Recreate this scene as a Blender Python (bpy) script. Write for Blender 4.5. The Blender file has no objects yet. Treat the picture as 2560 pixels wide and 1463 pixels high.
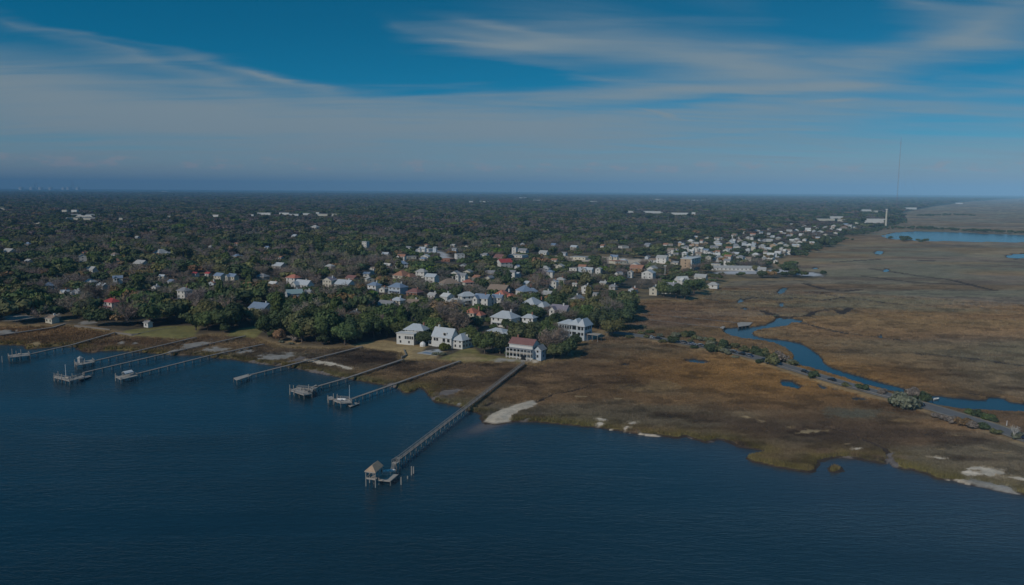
import bpy, bmesh, math, random
import numpy as np
from mathutils import Vector, Matrix, Euler

random.seed(7)
RNG = np.random.default_rng(7)
R = math.radians

# ------------------------------------------------------------------ camera
FPX, CX, CY = 1990.0, 1280.0, 731.5          # focal length and centre for a 2560 x 1463 frame
CAM_H = 92.0
PITCH, ROLL = math.atan(256.9 / FPX), math.atan(0.00676)
scene = bpy.context.scene
cam_data = bpy.data.cameras.new('camera')
cam = bpy.data.objects.new('camera', cam_data)
scene.collection.objects.link(cam)
scene.camera = cam
cam_data.sensor_fit = 'HORIZONTAL'
cam_data.sensor_width = 36.0
cam_data.lens = 36.0 * FPX / 2560.0
cam_data.clip_start = 1.0
cam_data.clip_end = 200000.0
CAM_ROT = Matrix.Rotation(math.pi / 2 - PITCH, 3, 'X') @ Matrix.Rotation(ROLL, 3, 'Z')
cam.matrix_world = Matrix.Translation((0, 0, CAM_H)) @ CAM_ROT.to_4x4()
MR = np.array(CAM_ROT)

# ------------------------------------------------------------------ sun, sky, exposure
SUN_EL, SUN_FROM = R(36), (-0.66, -0.75)      # the sun stands to the left, a little behind the camera
scene.view_settings.view_transform = 'Standard'
scene.view_settings.look = 'None'
scene.view_settings.gamma = 1.0
scene.view_settings.use_curve_mapping = False
scene.view_settings.exposure = -1.4

sun_data = bpy.data.lights.new('sun', 'SUN')
sun_data.energy = 4.9
sun_data.angle = R(0.53)
sun_data.color = (1.0, 0.9, 0.76)
sun = bpy.data.objects.new('sun', sun_data)
scene.collection.objects.link(sun)
_l = math.hypot(*SUN_FROM)
SUN_DIR = Vector((SUN_FROM[0] / _l * math.cos(SUN_EL), SUN_FROM[1] / _l * math.cos(SUN_EL), math.sin(SUN_EL)))
sun.rotation_euler = SUN_DIR.to_track_quat('Z', 'Y').to_euler()
sun.location = (-200, -100, 600)


def pix_dir(px, py):
    d = MR @ np.array([(px - CX) / FPX, -(py - CY) / FPX, -1.0])
    return d / np.linalg.norm(d)


def az_el(px, py):
    d = pix_dir(px, py)
    return math.degrees(math.atan2(d[0], d[1])), math.degrees(math.asin(d[2]))


def G(px, py, z=0.0):
    """the point of the level plane Z seen at a pixel of the 2560 x 1463 frame"""
    d = pix_dir(px, py)
    t = (z - CAM_H) / d[2]
    return np.array([d[0] * t, d[1] * t, z])


def P(x, y, z):
    """world to pixel"""
    c = MR.T @ np.array([x, y, z - CAM_H])
    return CX + FPX * c[0] / -c[2], CY - FPX * c[1] / -c[2]


world = bpy.data.worlds.new('World')
scene.world = world
world.use_nodes = True


class NT:
    """small helper that writes node trees"""
    def __init__(self, tree):
        self.t = tree

    def n(self, typ, **kw):
        nd = self.t.nodes.new(typ)
        for k, v in kw.items():
            setattr(nd, k, v)
        return nd

    def put(self, sock, v):
        if v is None:
            return
        if isinstance(v, bpy.types.NodeSocket):
            self.t.links.new(v, sock)
        else:
            sock.default_value = v

    def m(self, op, a, b=None, c=None, clamp=False):
        nd = self.n('ShaderNodeMath', operation=op, use_clamp=clamp)
        for s, v in zip(nd.inputs, (a, b, c)):
            self.put(s, v)
        return nd.outputs[0]

    def mix(self, fac, a, b, blend='MIX'):
        nd = self.n('ShaderNodeMix', data_type='RGBA', blend_type=blend, clamp_factor=True)
        self.put(nd.inputs['Factor'], fac)
        self.put(nd.inputs[6], a)
        self.put(nd.inputs[7], b)
        return nd.outputs[2]

    def noise(self, vec, scale, detail=4, rough=0.5, dist=0.0):
        nd = self.n('ShaderNodeTexNoise')
        self.put(nd.inputs['Vector'], vec)
        nd.inputs['Scale'].default_value = scale
        nd.inputs['Detail'].default_value = detail
        nd.inputs['Roughness'].default_value = rough
        nd.inputs['Distortion'].default_value = dist
        return nd.outputs['Fac']

    def mapr(self, v, a, b, c=0.0, d=1.0, smooth=True):
        nd = self.n('ShaderNodeMapRange', interpolation_type='SMOOTHSTEP' if smooth else 'LINEAR', clamp=True)
        self.put(nd.inputs[0], v)
        for s, x in zip(nd.inputs[1:5], (a, b, c, d)):
            self.put(s, x)
        return nd.outputs[0]

    def mapping(self, vec, loc=(0, 0, 0), rot=(0, 0, 0), scale=(1, 1, 1)):
        nd = self.n('ShaderNodeMapping')
        self.put(nd.inputs['Vector'], vec)
        nd.inputs['Location'].default_value = loc
        nd.inputs['Rotation'].default_value = rot
        nd.inputs['Scale'].default_value = scale
        return nd.outputs[0]

    def ramp(self, v, stops):
        nd = self.n('ShaderNodeValToRGB')
        e = nd.color_ramp.elements
        while len(e) < len(stops):
            e.new(0.5)
        for el, (p, c) in zip(e, stops):
            el.position = p
            el.color = (*c, 1)
        self.put(nd.inputs[0], v)
        return nd.outputs[0]


def rgba(c, a=1.0):
    return (c[0], c[1], c[2], a)


def build_sky():
    t = NT(world.node_tree)
    world.node_tree.nodes.clear()
    out = t.n('ShaderNodeOutputWorld')
    bg = t.n('ShaderNodeBackground')
    bg.inputs['Strength'].default_value = 0.15
    world.node_tree.links.new(bg.outputs[0], out.inputs[0])
    tc = t.n('ShaderNodeTexCoord').outputs['Generated']
    sep = t.n('ShaderNodeSeparateXYZ')
    t.put(sep.inputs[0], tc)
    x, y, z = sep.outputs
    zc = t.m('MAXIMUM', z, 0.0)
    el = t.m('MULTIPLY', t.m('ARCSINE', z), 180 / math.pi)
    az = t.m('MULTIPLY', t.m('ARCTAN2', x, y), 180 / math.pi)
    # clear air: the Nishita sky
    sky = t.n('ShaderNodeTexSky', sky_type='NISHITA', sun_disc=False)
    sky.sun_elevation = SUN_EL
    sky.sun_rotation = math.atan2(SUN_DIR.x, SUN_DIR.y)
    sky.altitude = 100
    sky.air_density = 1.0
    sky.dust_density = 0.6
    sky.ozone_density = 2.5
    cmb = t.n('ShaderNodeCombineXYZ')
    t.put(cmb.inputs[0], x)
    t.put(cmb.inputs[1], y)
    t.put(cmb.inputs[2], t.m('ADD', t.m('MULTIPLY', zc, 2.4), 0.02))
    nrm = t.n('ShaderNodeVectorMath', operation='NORMALIZE')
    t.put(nrm.inputs[0], cmb.outputs[0])
    t.put(sky.inputs[0], nrm.outputs[0])
    hs = t.n('ShaderNodeHueSaturation')
    hs.inputs['Hue'].default_value = 0.478
    hs.inputs['Saturation'].default_value = 1.8
    hs.inputs['Value'].default_value = SKY_VALUE
    t.put(hs.inputs['Color'], sky.outputs[0])
    clear = hs.outputs[0]
    # cirrus: noise on a level sheet high above, drawn out by the wind
    zz = t.m('ADD', zc, 0.09)
    sheet = t.n('ShaderNodeCombineXYZ')
    t.put(sheet.inputs[0], t.m('DIVIDE', x, zz))
    t.put(sheet.inputs[1], t.m('DIVIDE', y, zz))
    sv = sheet.outputs[0]
    s1 = t.mapping(sv, rot=(0, 0, R(-24)), scale=(0.42, 1.75, 1))
    fine = t.noise(s1, 1.7, 7, 0.56, 0.7)
    s2 = t.mapping(sv, loc=(3, 1, 0), rot=(0, 0, R(12)), scale=(0.45, 1.4, 1))
    broad = t.noise(s2, 0.9, 3, 0.5, 0.3)
    tex = t.m('ADD', t.m('MULTIPLY', fine, 0.62), t.m('MULTIPLY', broad, 0.38))

    # warp the bank outlines a little so that none is a clean oval
    wob = t.noise(t.mapping(sv, loc=(7, 2, 0), scale=(0.5, 0.9, 1)), 1.6, 4, 0.55)
    wob2 = t.noise(t.mapping(sv, loc=(1, 9, 0), scale=(0.5, 0.9, 1)), 1.6, 4, 0.55)
    azw = t.m('ADD', az, t.m('MULTIPLY', t.m('SUBTRACT', wob, 0.5), 7.0))
    elw = t.m('ADD', el, t.m('MULTIPLY', t.m('SUBTRACT', wob2, 0.5), 2.2))
    pos = t.n('ShaderNodeCombineXYZ')
    t.put(pos.inputs[0], azw)
    t.put(pos.inputs[1], elw)
    total = None
    for (px, py, rx, ry, rot, amp) in CLOUD_BANKS:
        a0, e0 = az_el(px, py)
        mp = t.n('ShaderNodeMapping', vector_type='TEXTURE')
        t.put(mp.inputs['Vector'], pos.outputs[0])
        mp.inputs['Location'].default_value = (a0, e0, 0)
        mp.inputs['Rotation'].default_value = (0, 0, R(rot))
        mp.inputs['Scale'].default_value = (rx * 0.0288 * 2.1, ry * 0.0288 * 2.1, 1)
        gr = t.n('ShaderNodeTexGradient', gradient_type='QUADRATIC_SPHERE')
        t.put(gr.inputs[0], mp.outputs[0])
        total = t.m('MULTIPLY', gr.outputs['Fac'], amp) if total is None else t.m('MULTIPLY_ADD', gr.outputs['Fac'], amp, total)
    # a veil that thickens towards the horizon, cloud left to chance elsewhere
    veil = t.m('MULTIPLY', t.mapr(el, 11.5, 4.0), 0.37)
    cover = t.m('ADD', t.m('ADD', total, veil), 0.12)
    dens = t.m('ADD', cover, t.m('MULTIPLY', t.m('SUBTRACT', tex, 0.5), 1.7))
    dens = t.mapr(dens, 0.0, 1.25)
    dens = t.m('MULTIPLY', dens, 0.94)
    col = t.mix(dens, clear, rgba(CLOUD_COL))
    # lowest air
    low = t.mapr(el, 5.2, 0.0)
    col = t.mix(t.m('MULTIPLY', low, 0.9), col, rgba(LOWAIR_COL))
    # small cumulus heads far off above the horizon
    cv = t.n('ShaderNodeCombineXYZ')
    t.put(cv.inputs[0], t.m('MULTIPLY', az, 0.55))
    t.put(cv.inputs[1], t.m('MULTIPLY', el, 1.5))
    cum = t.noise(cv.outputs[0], 1.15, 6, 0.62)
    cum2 = t.noise(t.mapping(cv.outputs[0], scale=(0.16, 0.05, 1), loc=(4.3, 0, 0)), 1.0, 2, 0.5)
    band = t.m('MULTIPLY', t.mapr(el, 1.0, 1.35), t.mapr(el, 2.5, 1.6))
    cm = t.m('ADD', t.m('ADD', cum, t.m('MULTIPLY', cum2, 0.35)), t.m('MULTIPLY', band, 0.16))
    cm = t.m('MULTIPLY', t.mapr(cm, 0.80, 0.95), t.m('MULTIPLY', band, 0.75))
    col = t.mix(cm, col, rgba(CUMULUS_COL))
    t.put(bg.inputs[0], col)


SKY_VALUE = 1.28
CLOUD_COL = (3.6, 4.65, 5.3)
LOWAIR_COL = (3.5, 4.4, 5.0)
CUMULUS_COL = (5.0, 5.0, 5.3)
CLOUD_BANKS = [  # pixel centre, half sizes in pixels, tilt, thickness
    (480, 300, 1150, 75, -2, 0.62), (1500, 300, 800, 60, 1, 0.55), (60, 215, 420, 60, -4, 0.32),
    (300, 125, 380, 20, -15, 0.42), (620, 178, 190, 16, -14, 0.62), (40, 62, 150, 16, -14, 0.35),
    (1190, 85, 260, 38, -8, 0.62), (1300, 110, 190, 26, 6, 0.5), (1020, 60, 130, 18, -18, 0.25),
    (1640, 120, 380, 85, -10, 0.52), (1920, 165, 350, 48, -10, 0.50), (2080, 212, 270, 15, 1, 0.55),
    (1500, 190, 300, 12, -9, 0.35), (1560, 240, 260, 16, 4, 0.25),
    (2440, 65, 190, 42, 14, 0.62), (2400, 118, 200, 26, -2, 0.50), (2280, 20, 100, 14, -14, 0.40),
    (2110, 253, 50, 5, 4, 0.6), (1660, 284, 45, 5, -18, 0.5), (1250, 60, 160, 9, -9, 0.4), (1130, 108, 150, 8, -3, 0.4), (700, 200, 90, 7, -10, 0.4), (260, 96, 160, 6, -4, 0.3),
    (650, 60, 420, 75, 0, -0.85), (1150, 190, 330, 26, 0, -0.75), (2060, 30, 130, 40, -25, -0.6),
    (2440, 178, 260, 22, 0, -0.6), (1850, 252, 420, 14, 2, -0.45), (2350, 300, 330, 60, 0, -0.22),
    (250, 20, 300, 40, 0, -0.3), (800, 215, 200, 14, 0, -0.2),
]
build_sky()
world.cycles.sampling_method = 'MANUAL'
world.cycles.sample_map_resolution = 256

scene.render.engine = 'CYCLES'
cy = scene.cycles
cy.max_bounces = 5
cy.diffuse_bounces = 2
cy.glossy_bounces = 2
cy.transmission_bounces = 2
cy.volume_bounces = 1
cy.transparent_max_bounces = 6
cy.caustics_reflective = False
cy.caustics_refractive = False
cy.use_denoising = True
cy.denoiser = 'OPENIMAGEDENOISE'
cy.sample_clamp_indirect = 4.0

# ------------------------------------------------------------------ materials
def lin(c):
    return tuple((v / 255 / 12.92) if v / 255 <= 0.04045 else ((v / 255 + 0.055) / 1.055) ** 2.4 for v in c)


def new_mat(name):
    m = bpy.data.materials.new(name)
    m.use_nodes = True
    nt = m.node_tree
    nt.nodes.clear()
    t = NT(nt)
    out = t.n('ShaderNodeOutputMaterial')
    bs = t.n('ShaderNodeBsdfPrincipled')
    nt.links.new(bs.outputs[0], out.inputs[0])
    return m, t, bs


MATS = {}


def plain(name, col, rough=0.7, var=0.18, scale=0.6, metal=0.0, spec=0.3, seams=None):
    """painted or weathered surface: base colour with mottling, streaks and slight relief"""
    m, t, bs = new_mat(name)
    tc = t.n('ShaderNodeTexCoord').outputs['Object']
    n1 = t.noise(tc, scale, 5, 0.6)
    n2 = t.noise(t.mapping(tc, scale=(1, 1, 0.25)), scale * 4, 3, 0.6)
    f = t.m('ADD', t.m('MULTIPLY', n1, 0.6), t.m('MULTIPLY', n2, 0.4))
    lo, hi = [max(0, c * (1 - var)) for c in col], [min(1, c * (1 + var)) for c in col]
    c = t.ramp(f, [(0.3, lo), (0.7, hi)])
    if seams:
        wv = t.n('ShaderNodeTexWave', wave_type='BANDS', bands_direction=seams[0])
        t.put(wv.inputs['Vector'], tc)
        wv.inputs['Scale'].default_value = seams[1]
        k = t.mapr(wv.outputs['Fac'], 0.85, 1.0)
        c = t.mix(t.m('MULTIPLY', k, 0.25), c, rgba([v * 0.5 for v in col]))
    t.put(bs.inputs['Base Color'], c)
    bs.inputs['Roughness'].default_value = rough
    bs.inputs['Metallic'].default_value = metal
    bs.inputs['Specular IOR Level'].default_value = spec
    bp = t.n('ShaderNodeBump')
    bp.inputs['Strength'].default_value = 0.25
    bp.inputs['Distance'].default_value = 0.03
    t.put(bp.inputs['Height'], n2)
    t.put(bs.inputs['Normal'], bp.outputs[0])
    MATS[name] = m
    return m


WHITE, CREAM, TAN = (0.68, 0.68, 0.66), (0.60, 0.57, 0.48), (0.50, 0.37, 0.25)
plain('white_paint', WHITE, 0.6, 0.07)
plain('cream_paint', CREAM, 0.65, 0.08)
plain('tan_stucco', TAN, 0.8, 0.1)
plain('pale_blue_paint', (0.50, 0.56, 0.62), 0.65, 0.08)
plain('grey_paint', (0.42, 0.42, 0.42), 0.7, 0.1)
plain('brick', (0.34, 0.17, 0.12), 0.85, 0.15)
plain('metal_roof', (0.52, 0.56, 0.60), 0.42, 0.08, seams=('X', 1.0))
plain('grey_roof', (0.28, 0.29, 0.31), 0.8, 0.15)
plain('mauve_roof', (0.25, 0.23, 0.28), 0.8, 0.15)
plain('pale_roof', (0.44, 0.44, 0.43), 0.75, 0.14)
plain('blue_roof', (0.22, 0.29, 0.40), 0.6, 0.12)
plain('teal_roof', (0.30, 0.42, 0.44), 0.5, 0.1, seams=('X', 1.0))
plain('red_roof', (0.44, 0.075, 0.075), 0.6, 0.12)
plain('dark_red_roof', (0.25, 0.125, 0.115), 0.8, 0.18)
plain('salmon_roof', (0.50, 0.19, 0.135), 0.75, 0.15)
plain('terracotta_roof', (0.40, 0.20, 0.13), 0.8, 0.2)
plain('brown_roof', (0.30, 0.23, 0.18), 0.85, 0.2)
plain('shingle_tan', (0.46, 0.33, 0.23), 0.85, 0.22, scale=1.2)
plain('dark_glass', (0.025, 0.03, 0.035), 0.12, 0.3, spec=0.6)
plain('pier_wood', (0.29, 0.26, 0.235), 0.85, 0.22, scale=0.8)
plain('pier_wood_pale', (0.42, 0.385, 0.345), 0.85, 0.2, scale=0.8)
plain('piling_wood', (0.24, 0.22, 0.20), 0.9, 0.3, scale=1.5)
plain('white_plastic', (0.80, 0.80, 0.80), 0.4, 0.04)
plain('asphalt', (0.17, 0.165, 0.165), 0.9, 0.18, scale=0.25)
plain('concrete', (0.46, 0.45, 0.43), 0.85, 0.12, scale=0.3)
plain('bark', (0.13, 0.10, 0.08), 0.95, 0.25, scale=2.0)
plain('pale_bark', (0.30, 0.27, 0.24), 0.95, 0.25, scale=2.0)
plain('steel', (0.40, 0.40, 0.41), 0.5, 0.1, metal=0.3)
plain('mast_red', (0.42, 0.14, 0.10), 0.6, 0.1)
plain('rubber', (0.03, 0.03, 0.03), 0.9, 0.2)
plain('car_black', (0.02, 0.022, 0.028), 0.25, 0.1, spec=0.6)
plain('car_blue', (0.03, 0.06, 0.16), 0.25, 0.1, spec=0.6)
plain('car_grey', (0.22, 0.23, 0.26), 0.3, 0.1, spec=0.6)
plain('car_white', (0.72, 0.72, 0.74), 0.3, 0.05, spec=0.6)
plain('car_silver', (0.45, 0.46, 0.48), 0.3, 0.05, spec=0.6)
plain('rock', (0.30, 0.28, 0.26), 0.9, 0.25, scale=1.0)


def tinted(name, rough=0.9, lo=0.55, hi=1.4, scale=0.9, mode='INSTANCER', transl=0.0):
    """foliage or grass: colour carried by each plant, broken up leaf by leaf"""
    m, t, bs = new_mat(name)
    at = t.n('ShaderNodeAttribute', attribute_type=mode, attribute_name='tint')
    tc = t.n('ShaderNodeTexCoord').outputs['Object']
    n = t.noise(tc, scale, 4, 0.65)
    rnd = t.n('ShaderNodeNewGeometry').outputs['Random Per Island']
    k = t.m('MULTIPLY', t.mapr(n, 0.3, 0.7, lo, hi, False), t.mapr(rnd, 0, 1, 0.72, 1.3, False))
    c = t.mix(1.0, at.outputs['Color'], k, 'MULTIPLY')
    t.put(bs.inputs['Base Color'], c)
    bs.inputs['Roughness'].default_value = rough
    bs.inputs['Specular IOR Level'].default_value = 0.12
    if transl:
        tr = t.n('ShaderNodeBsdfTranslucent')
        t.put(tr.inputs[0], c)
        ms = t.n('ShaderNodeMixShader')
        ms.inputs[0].default_value = transl
        out = [q for q in t.t.nodes if q.bl_idname == 'ShaderNodeOutputMaterial'][0]
        t.t.links.new(bs.outputs[0], ms.inputs[1])
        t.t.links.new(tr.outputs[0], ms.inputs[2])
        t.t.links.new(ms.outputs[0], out.inputs[0])
    MATS[name] = m
    return m


tinted('foliage', transl=0.12)
tinted('far_foliage', transl=0.0)
tinted('marsh_blades', lo=0.75, hi=1.25, scale=2.0, transl=0.15)


def ground_material():
    m, t, bs = new_mat('ground_cover')
    at = t.n('ShaderNodeAttribute', attribute_type='GEOMETRY', attribute_name='tint')
    tc = t.n('ShaderNodeTexCoord').outputs['Object']
    n1 = t.noise(tc, 0.35, 6, 0.65)
    n2 = t.noise(t.mapping(tc, scale=(0.05, 0.16, 1)), 1.0, 4, 0.6)
    n3 = t.noise(tc, 1.6, 3, 0.6)
    k = t.m('MULTIPLY', t.mapr(n1, 0.25, 0.75, 0.72, 1.28, False), t.mapr(n2, 0.25, 0.75, 0.8, 1.2, False))
    k = t.m('MULTIPLY', k, t.mapr(n3, 0.3, 0.7, 0.86, 1.14, False))
    t.put(bs.inputs['Base Color'], t.mix(1.0, at.outputs['Color'], k, 'MULTIPLY'))
    bs.inputs['Roughness'].default_value = 0.95
    bs.inputs['Specular IOR Level'].default_value = 0.1
    bp = t.n('ShaderNodeBump')
    bp.inputs['Strength'].default_value = 0.5
    bp.inputs['Distance'].default_value = 0.25
    t.put(bp.inputs['Height'], t.m('ADD', n1, t.m('MULTIPLY', n3, 0.5)))
    t.put(bs.inputs['Normal'], bp.outputs[0])
    MATS['ground_cover'] = m


ground_material()


def water_material():
    m, t, bs = new_mat('water')
    tc = t.n('ShaderNodeTexCoord').outputs['Object']
    # shallow silt shows through near the sand spit and along the right-hand shore
    at = t.n('ShaderNodeAttribute', attribute_type='GEOMETRY', attribute_name='shoal')
    n0 = t.noise(t.mapping(tc, scale=(0.02, 0.03, 1)), 1.0, 4, 0.6)
    sh = t.m('MULTIPLY', at.outputs['Fac'], t.mapr(n0, 0.2, 0.6, 0.6, 1.1))
    deep = t.mix(t.mapr(n0, 0.3, 0.7), rgba(WATER_DEEP_A), rgba(WATER_DEEP_B))
    near = t.n('ShaderNodeAttribute', attribute_type='GEOMETRY', attribute_name='shallow').outputs['Fac']
    deep = t.mix(near, deep, rgba((0.016, 0.052, 0.080)))
    c = t.mix(t.m('MULTIPLY', sh, 1.0, clamp=True), deep, rgba(WATER_SHOAL))
    c = t.mix(t.m('SUBTRACT', at.outputs['Fac'], 1.0, clamp=True), c, rgba((0.20, 0.155, 0.125)))
    t.put(bs.inputs['Base Color'], c)
    bs.inputs['IOR'].default_value = 1.33
    bs.inputs['Roughness'].default_value = 0.16
    w1 = t.noise(t.mapping(tc, rot=(0, 0, R(8)), scale=(0.20, 0.55, 1)), 1.0, 4, 0.55, 0.4)
    w2 = t.noise(t.mapping(tc, rot=(0, 0, R(-14)), scale=(0.7, 1.5, 1)), 1.0, 3, 0.5, 0.3)
    big = t.noise(t.mapping(tc, rot=(0, 0, R(6)), scale=(0.004, 0.022, 1)), 1.0, 4, 0.55, 0.5)
    amp = t.mapr(big, 0.32, 0.68, 0.38, 1.3)
    calm = t.n('ShaderNodeAttribute', attribute_type='GEOMETRY', attribute_name='calm').outputs['Fac']
    amp = t.m('MULTIPLY', amp, t.m('SUBTRACT', 1.0, t.m('MULTIPLY', calm, 0.93)))
    h = t.m('MULTIPLY', t.m('ADD', w1, t.m('MULTIPLY', w2, 0.35)), amp)
    bp = t.n('ShaderNodeBump')
    bp.inputs['Strength'].default_value = 0.75
    bp.inputs['Distance'].default_value = 0.42
    t.put(bp.inputs['Height'], h)
    t.put(bs.inputs['Normal'], bp.outputs[0])
    MATS['water'] = m


WATER_DEEP_A, WATER_DEEP_B, WATER_SHOAL = (0.005, 0.023, 0.036), (0.008, 0.032, 0.050), (0.075, 0.068, 0.080)
water_material()


# ------------------------------------------------------------------ mesh helpers
class MB:
    def __init__(self):
        self.v, self.f, self.mi, self.mats = [], [], [], []

    def mat(self, name):
        if name not in self.mats:
            self.mats.append(name)
        return self.mats.index(name)

    def poly(self, pts, mat):
        b = len(self.v)
        self.v += [tuple(map(float, p)) for p in pts]
        self.f.append(tuple(range(b, b + len(pts))))
        self.mi.append(self.mat(mat))

    def faces(self, verts, faces, mat):
        b = len(self.v)
        self.v += [tuple(map(float, p)) for p in verts]
        k = self.mat(mat)
        for f in faces:
            self.f.append(tuple(b + i for i in f))
            self.mi.append(k)

    def prism(self, pts, z0, z1, mat):
        """upright prism over a plan polygon"""
        n = len(pts)
        a = sum(pts[i][0] * pts[(i + 1) % n][1] - pts[(i + 1) % n][0] * pts[i][1] for i in range(n))
        if a < 0:
            pts = pts[::-1]
        vs = [(p[0], p[1], z0) for p in pts] + [(p[0], p[1], z1) for p in pts]
        fs = [tuple(range(n - 1, -1, -1)), tuple(range(n, 2 * n))]
        fs += [(i, (i + 1) % n, n + (i + 1) % n, n + i) for i in range(n)]
        self.faces(vs, fs, mat)

    def box(self, c, s, mat, rz=0.0):
        x, y, z = c
        w, d, h = s[0] / 2, s[1] / 2, s[2] / 2
        ca, sa = math.cos(rz), math.sin(rz)
        pts = [(x + u * ca - q * sa, y + u * sa + q * ca) for u, q in ((-w, -d), (w, -d), (w, d), (-w, d))]
        self.prism(pts, z - h, z + h, mat)

    def bar(self, a, b, w, h, mat, up=(0, 0, 1)):
        """square-section bar from A to B"""
        a, b = Vector(a), Vector(b)
        d = (b - a).normalized()
        s = d.cross(Vector(up))
        if s.length < 1e-4:
            s = Vector((1, 0, 0))
        s.normalize()
        u = s.cross(d).normalized()
        vs = []
        for p in (a, b):
            for i, j in ((-1, -1), (1, -1), (1, 1), (-1, 1)):
                vs.append(p + s * (i * w / 2) + u * (j * h / 2))
        self.faces(vs, [(3, 2, 1, 0), (4, 5, 6, 7), (0, 1, 5, 4), (1, 2, 6, 5), (2, 3, 7, 6), (3, 0, 4, 7)], mat)

    def tube(self, pts, rad, mat, n=6):
        """tapering tube along points"""
        b = len(self.v)
        k = self.mat(mat)
        pts = [Vector(p) for p in pts]
        for i, p in enumerate(pts):
            d = (pts[min(i + 1, len(pts) - 1)] - pts[max(i - 1, 0)]).normalized()
            s = d.cross(Vector((0.13, 0.97, 0.2))).normalized()
            u = s.cross(d)
            for j in range(n):
                a = 2 * math.pi * j / n
                self.v.append(tuple(p + (s * math.cos(a) + u * math.sin(a)) * rad[i]))
        for i in range(len(pts) - 1):
            for j in range(n):
                self.f.append((b + i * n + j, b + i * n + (j + 1) % n, b + (i + 1) * n + (j + 1) % n, b + (i + 1) * n + j))
                self.mi.append(k)
        self.f.append(tuple(b + j for j in range(n))[::-1])
        self.f.append(tuple(b + (len(pts) - 1) * n + j for j in range(n)))
        self.mi += [k, k]

    def data(self, name, smooth=False):
        me = bpy.data.meshes.new(name)
        me.from_pydata(self.v, [], self.f)
        for nm in self.mats:
            me.materials.append(MATS[nm])
        me.polygons.foreach_set('material_index', self.mi)
        if smooth:
            me.polygons.foreach_set('use_smooth', [True] * len(self.f))
        me.update()
        return me

    def build(self, name, parent=None, smooth=False):
        return link(name, self.data(name, smooth), parent)


def link(name, data, parent=None, loc=None, rz=None, scale=None):
    o = bpy.data.objects.new(name, data)
    scene.collection.objects.link(o)
    if parent is not None:
        o.parent = parent
    if loc is not None:
        o.location = loc
    if rz is not None:
        o.rotation_euler = (0, 0, rz)
    if scale is not None:
        o.scale = scale
    return o


LABELS = set()


def tag(o, label, cat, group=None):
    o['label'] = label
    o['category'] = cat
    if group:
        o['group'] = group
    LABELS.add(label)
    return o


def empty(name, loc=(0, 0, 0), rz=0.0):
    return link(name, None, None, tuple(float(v) for v in loc), rz)


def structure(o, kind='structure'):
    o['kind'] = kind
    return o

# ------------------------------------------------------------------ plan of the shore, traced once and laid out on the level
def plan(pts, z=0.0):
    return np.array([G(x, y, z)[:2] for x, y in pts])


SHORE = [(-780, 850), (-300, 858), (0, 863), (49, 864), (69, 868), (59, 874), (95, 872), (140, 868), (179, 867), (190, 872),
         (209, 880), (233, 882), (261, 877), (302, 877), (343, 882), (385, 885), (426, 889), (467, 889), (508, 891), (536, 897),
         (577, 900), (632, 908), (691, 915), (724, 919), (762, 927), (797, 934), (833, 942), (868, 949), (903, 955), (938, 961),
         (974, 966), (995, 974), (1002, 981), (1012, 984), (1027, 983), (1040, 977), (1051, 971), (1060, 978), (1069, 987),
         (1085, 997), (1087, 1006), (1115, 1010), (1154, 1021), (1174, 1030), (1190, 1033), (1197, 1036), (1197, 1048), (1203, 1056),
         (1212, 1062), (1240, 1062), (1276, 1056), (1325, 1057), (1380, 1059), (1411, 1062), (1452, 1066), (1493, 1071),
         (1535, 1079), (1576, 1085), (1617, 1089), (1658, 1093), (1699, 1096), (1715, 1092), (1735, 1100), (1763, 1108),
         (1796, 1102), (1823, 1108), (1850, 1118), (1880, 1124), (1905, 1129), (1895, 1130), (1873, 1135), (1857, 1145),
         (1866, 1151), (1883, 1156), (1934, 1167), (1994, 1178), (2018, 1180), (2034, 1178), (2046, 1166), (2045, 1155),
         (2060, 1153), (2077, 1146), (2113, 1145), (2158, 1151), (2213, 1160), (2217, 1150), (2224, 1150), (2233, 1163), (2244, 1170),
         (2277, 1173), (2313, 1185), (2346, 1198), (2382, 1201), (2420, 1210), (2486, 1227), (2560, 1240), (2760, 1282), (3350, 1400)]
CREEK = [(1994, 801), (1980, 798), (1961, 801), (1950, 798), (1946, 803), (1924, 814), (1886, 820), (1853, 820), (1826, 823),
         (1819, 829), (1834, 839), (1863, 846), (1896, 849), (1924, 853), (1947, 859), (1971, 867), (1990, 881), (1997, 893),
         (1995, 903), (2004, 911), (2024, 917), (2066, 928), (2107, 941), (2159, 957), (2211, 971), (2263, 984), (2289, 994),
         (2314, 1004), (2353, 1013), (2392, 1019), (2470, 1024), (2522, 1027), (2560, 1027), (2700, 1036), (3100, 1060), (3100, 1040),
         (2700, 1018), (2560, 1014), (2504, 1006), (2497, 998), (2489, 998), (2483, 1006), (2418, 1001), (2353, 994), (2314, 991),
         (2289, 985), (2257, 976), (2211, 963), (2172, 952), (2133, 941), (2094, 930), (2066, 919), (2048, 908), (2030, 884),
         (2011, 871), (1991, 859), (1952, 851), (1914, 847), (1886, 843), (1870, 837), (1868, 830), (1886, 825), (1924, 820),
         (1957, 815), (1966, 808), (1994, 804)]
LAKE = [(2205, 590), (2240, 582), (2290, 579), (2400, 582), (2560, 588), (3300, 600), (3300, 622), (2560, 606), (2400, 604), (2300, 602), (2225, 597)]
ISLET = [(2070, 1172), (2080, 1167), (2094, 1166), (2107, 1170), (2106, 1178), (2092, 1182), (2076, 1180)]
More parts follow.
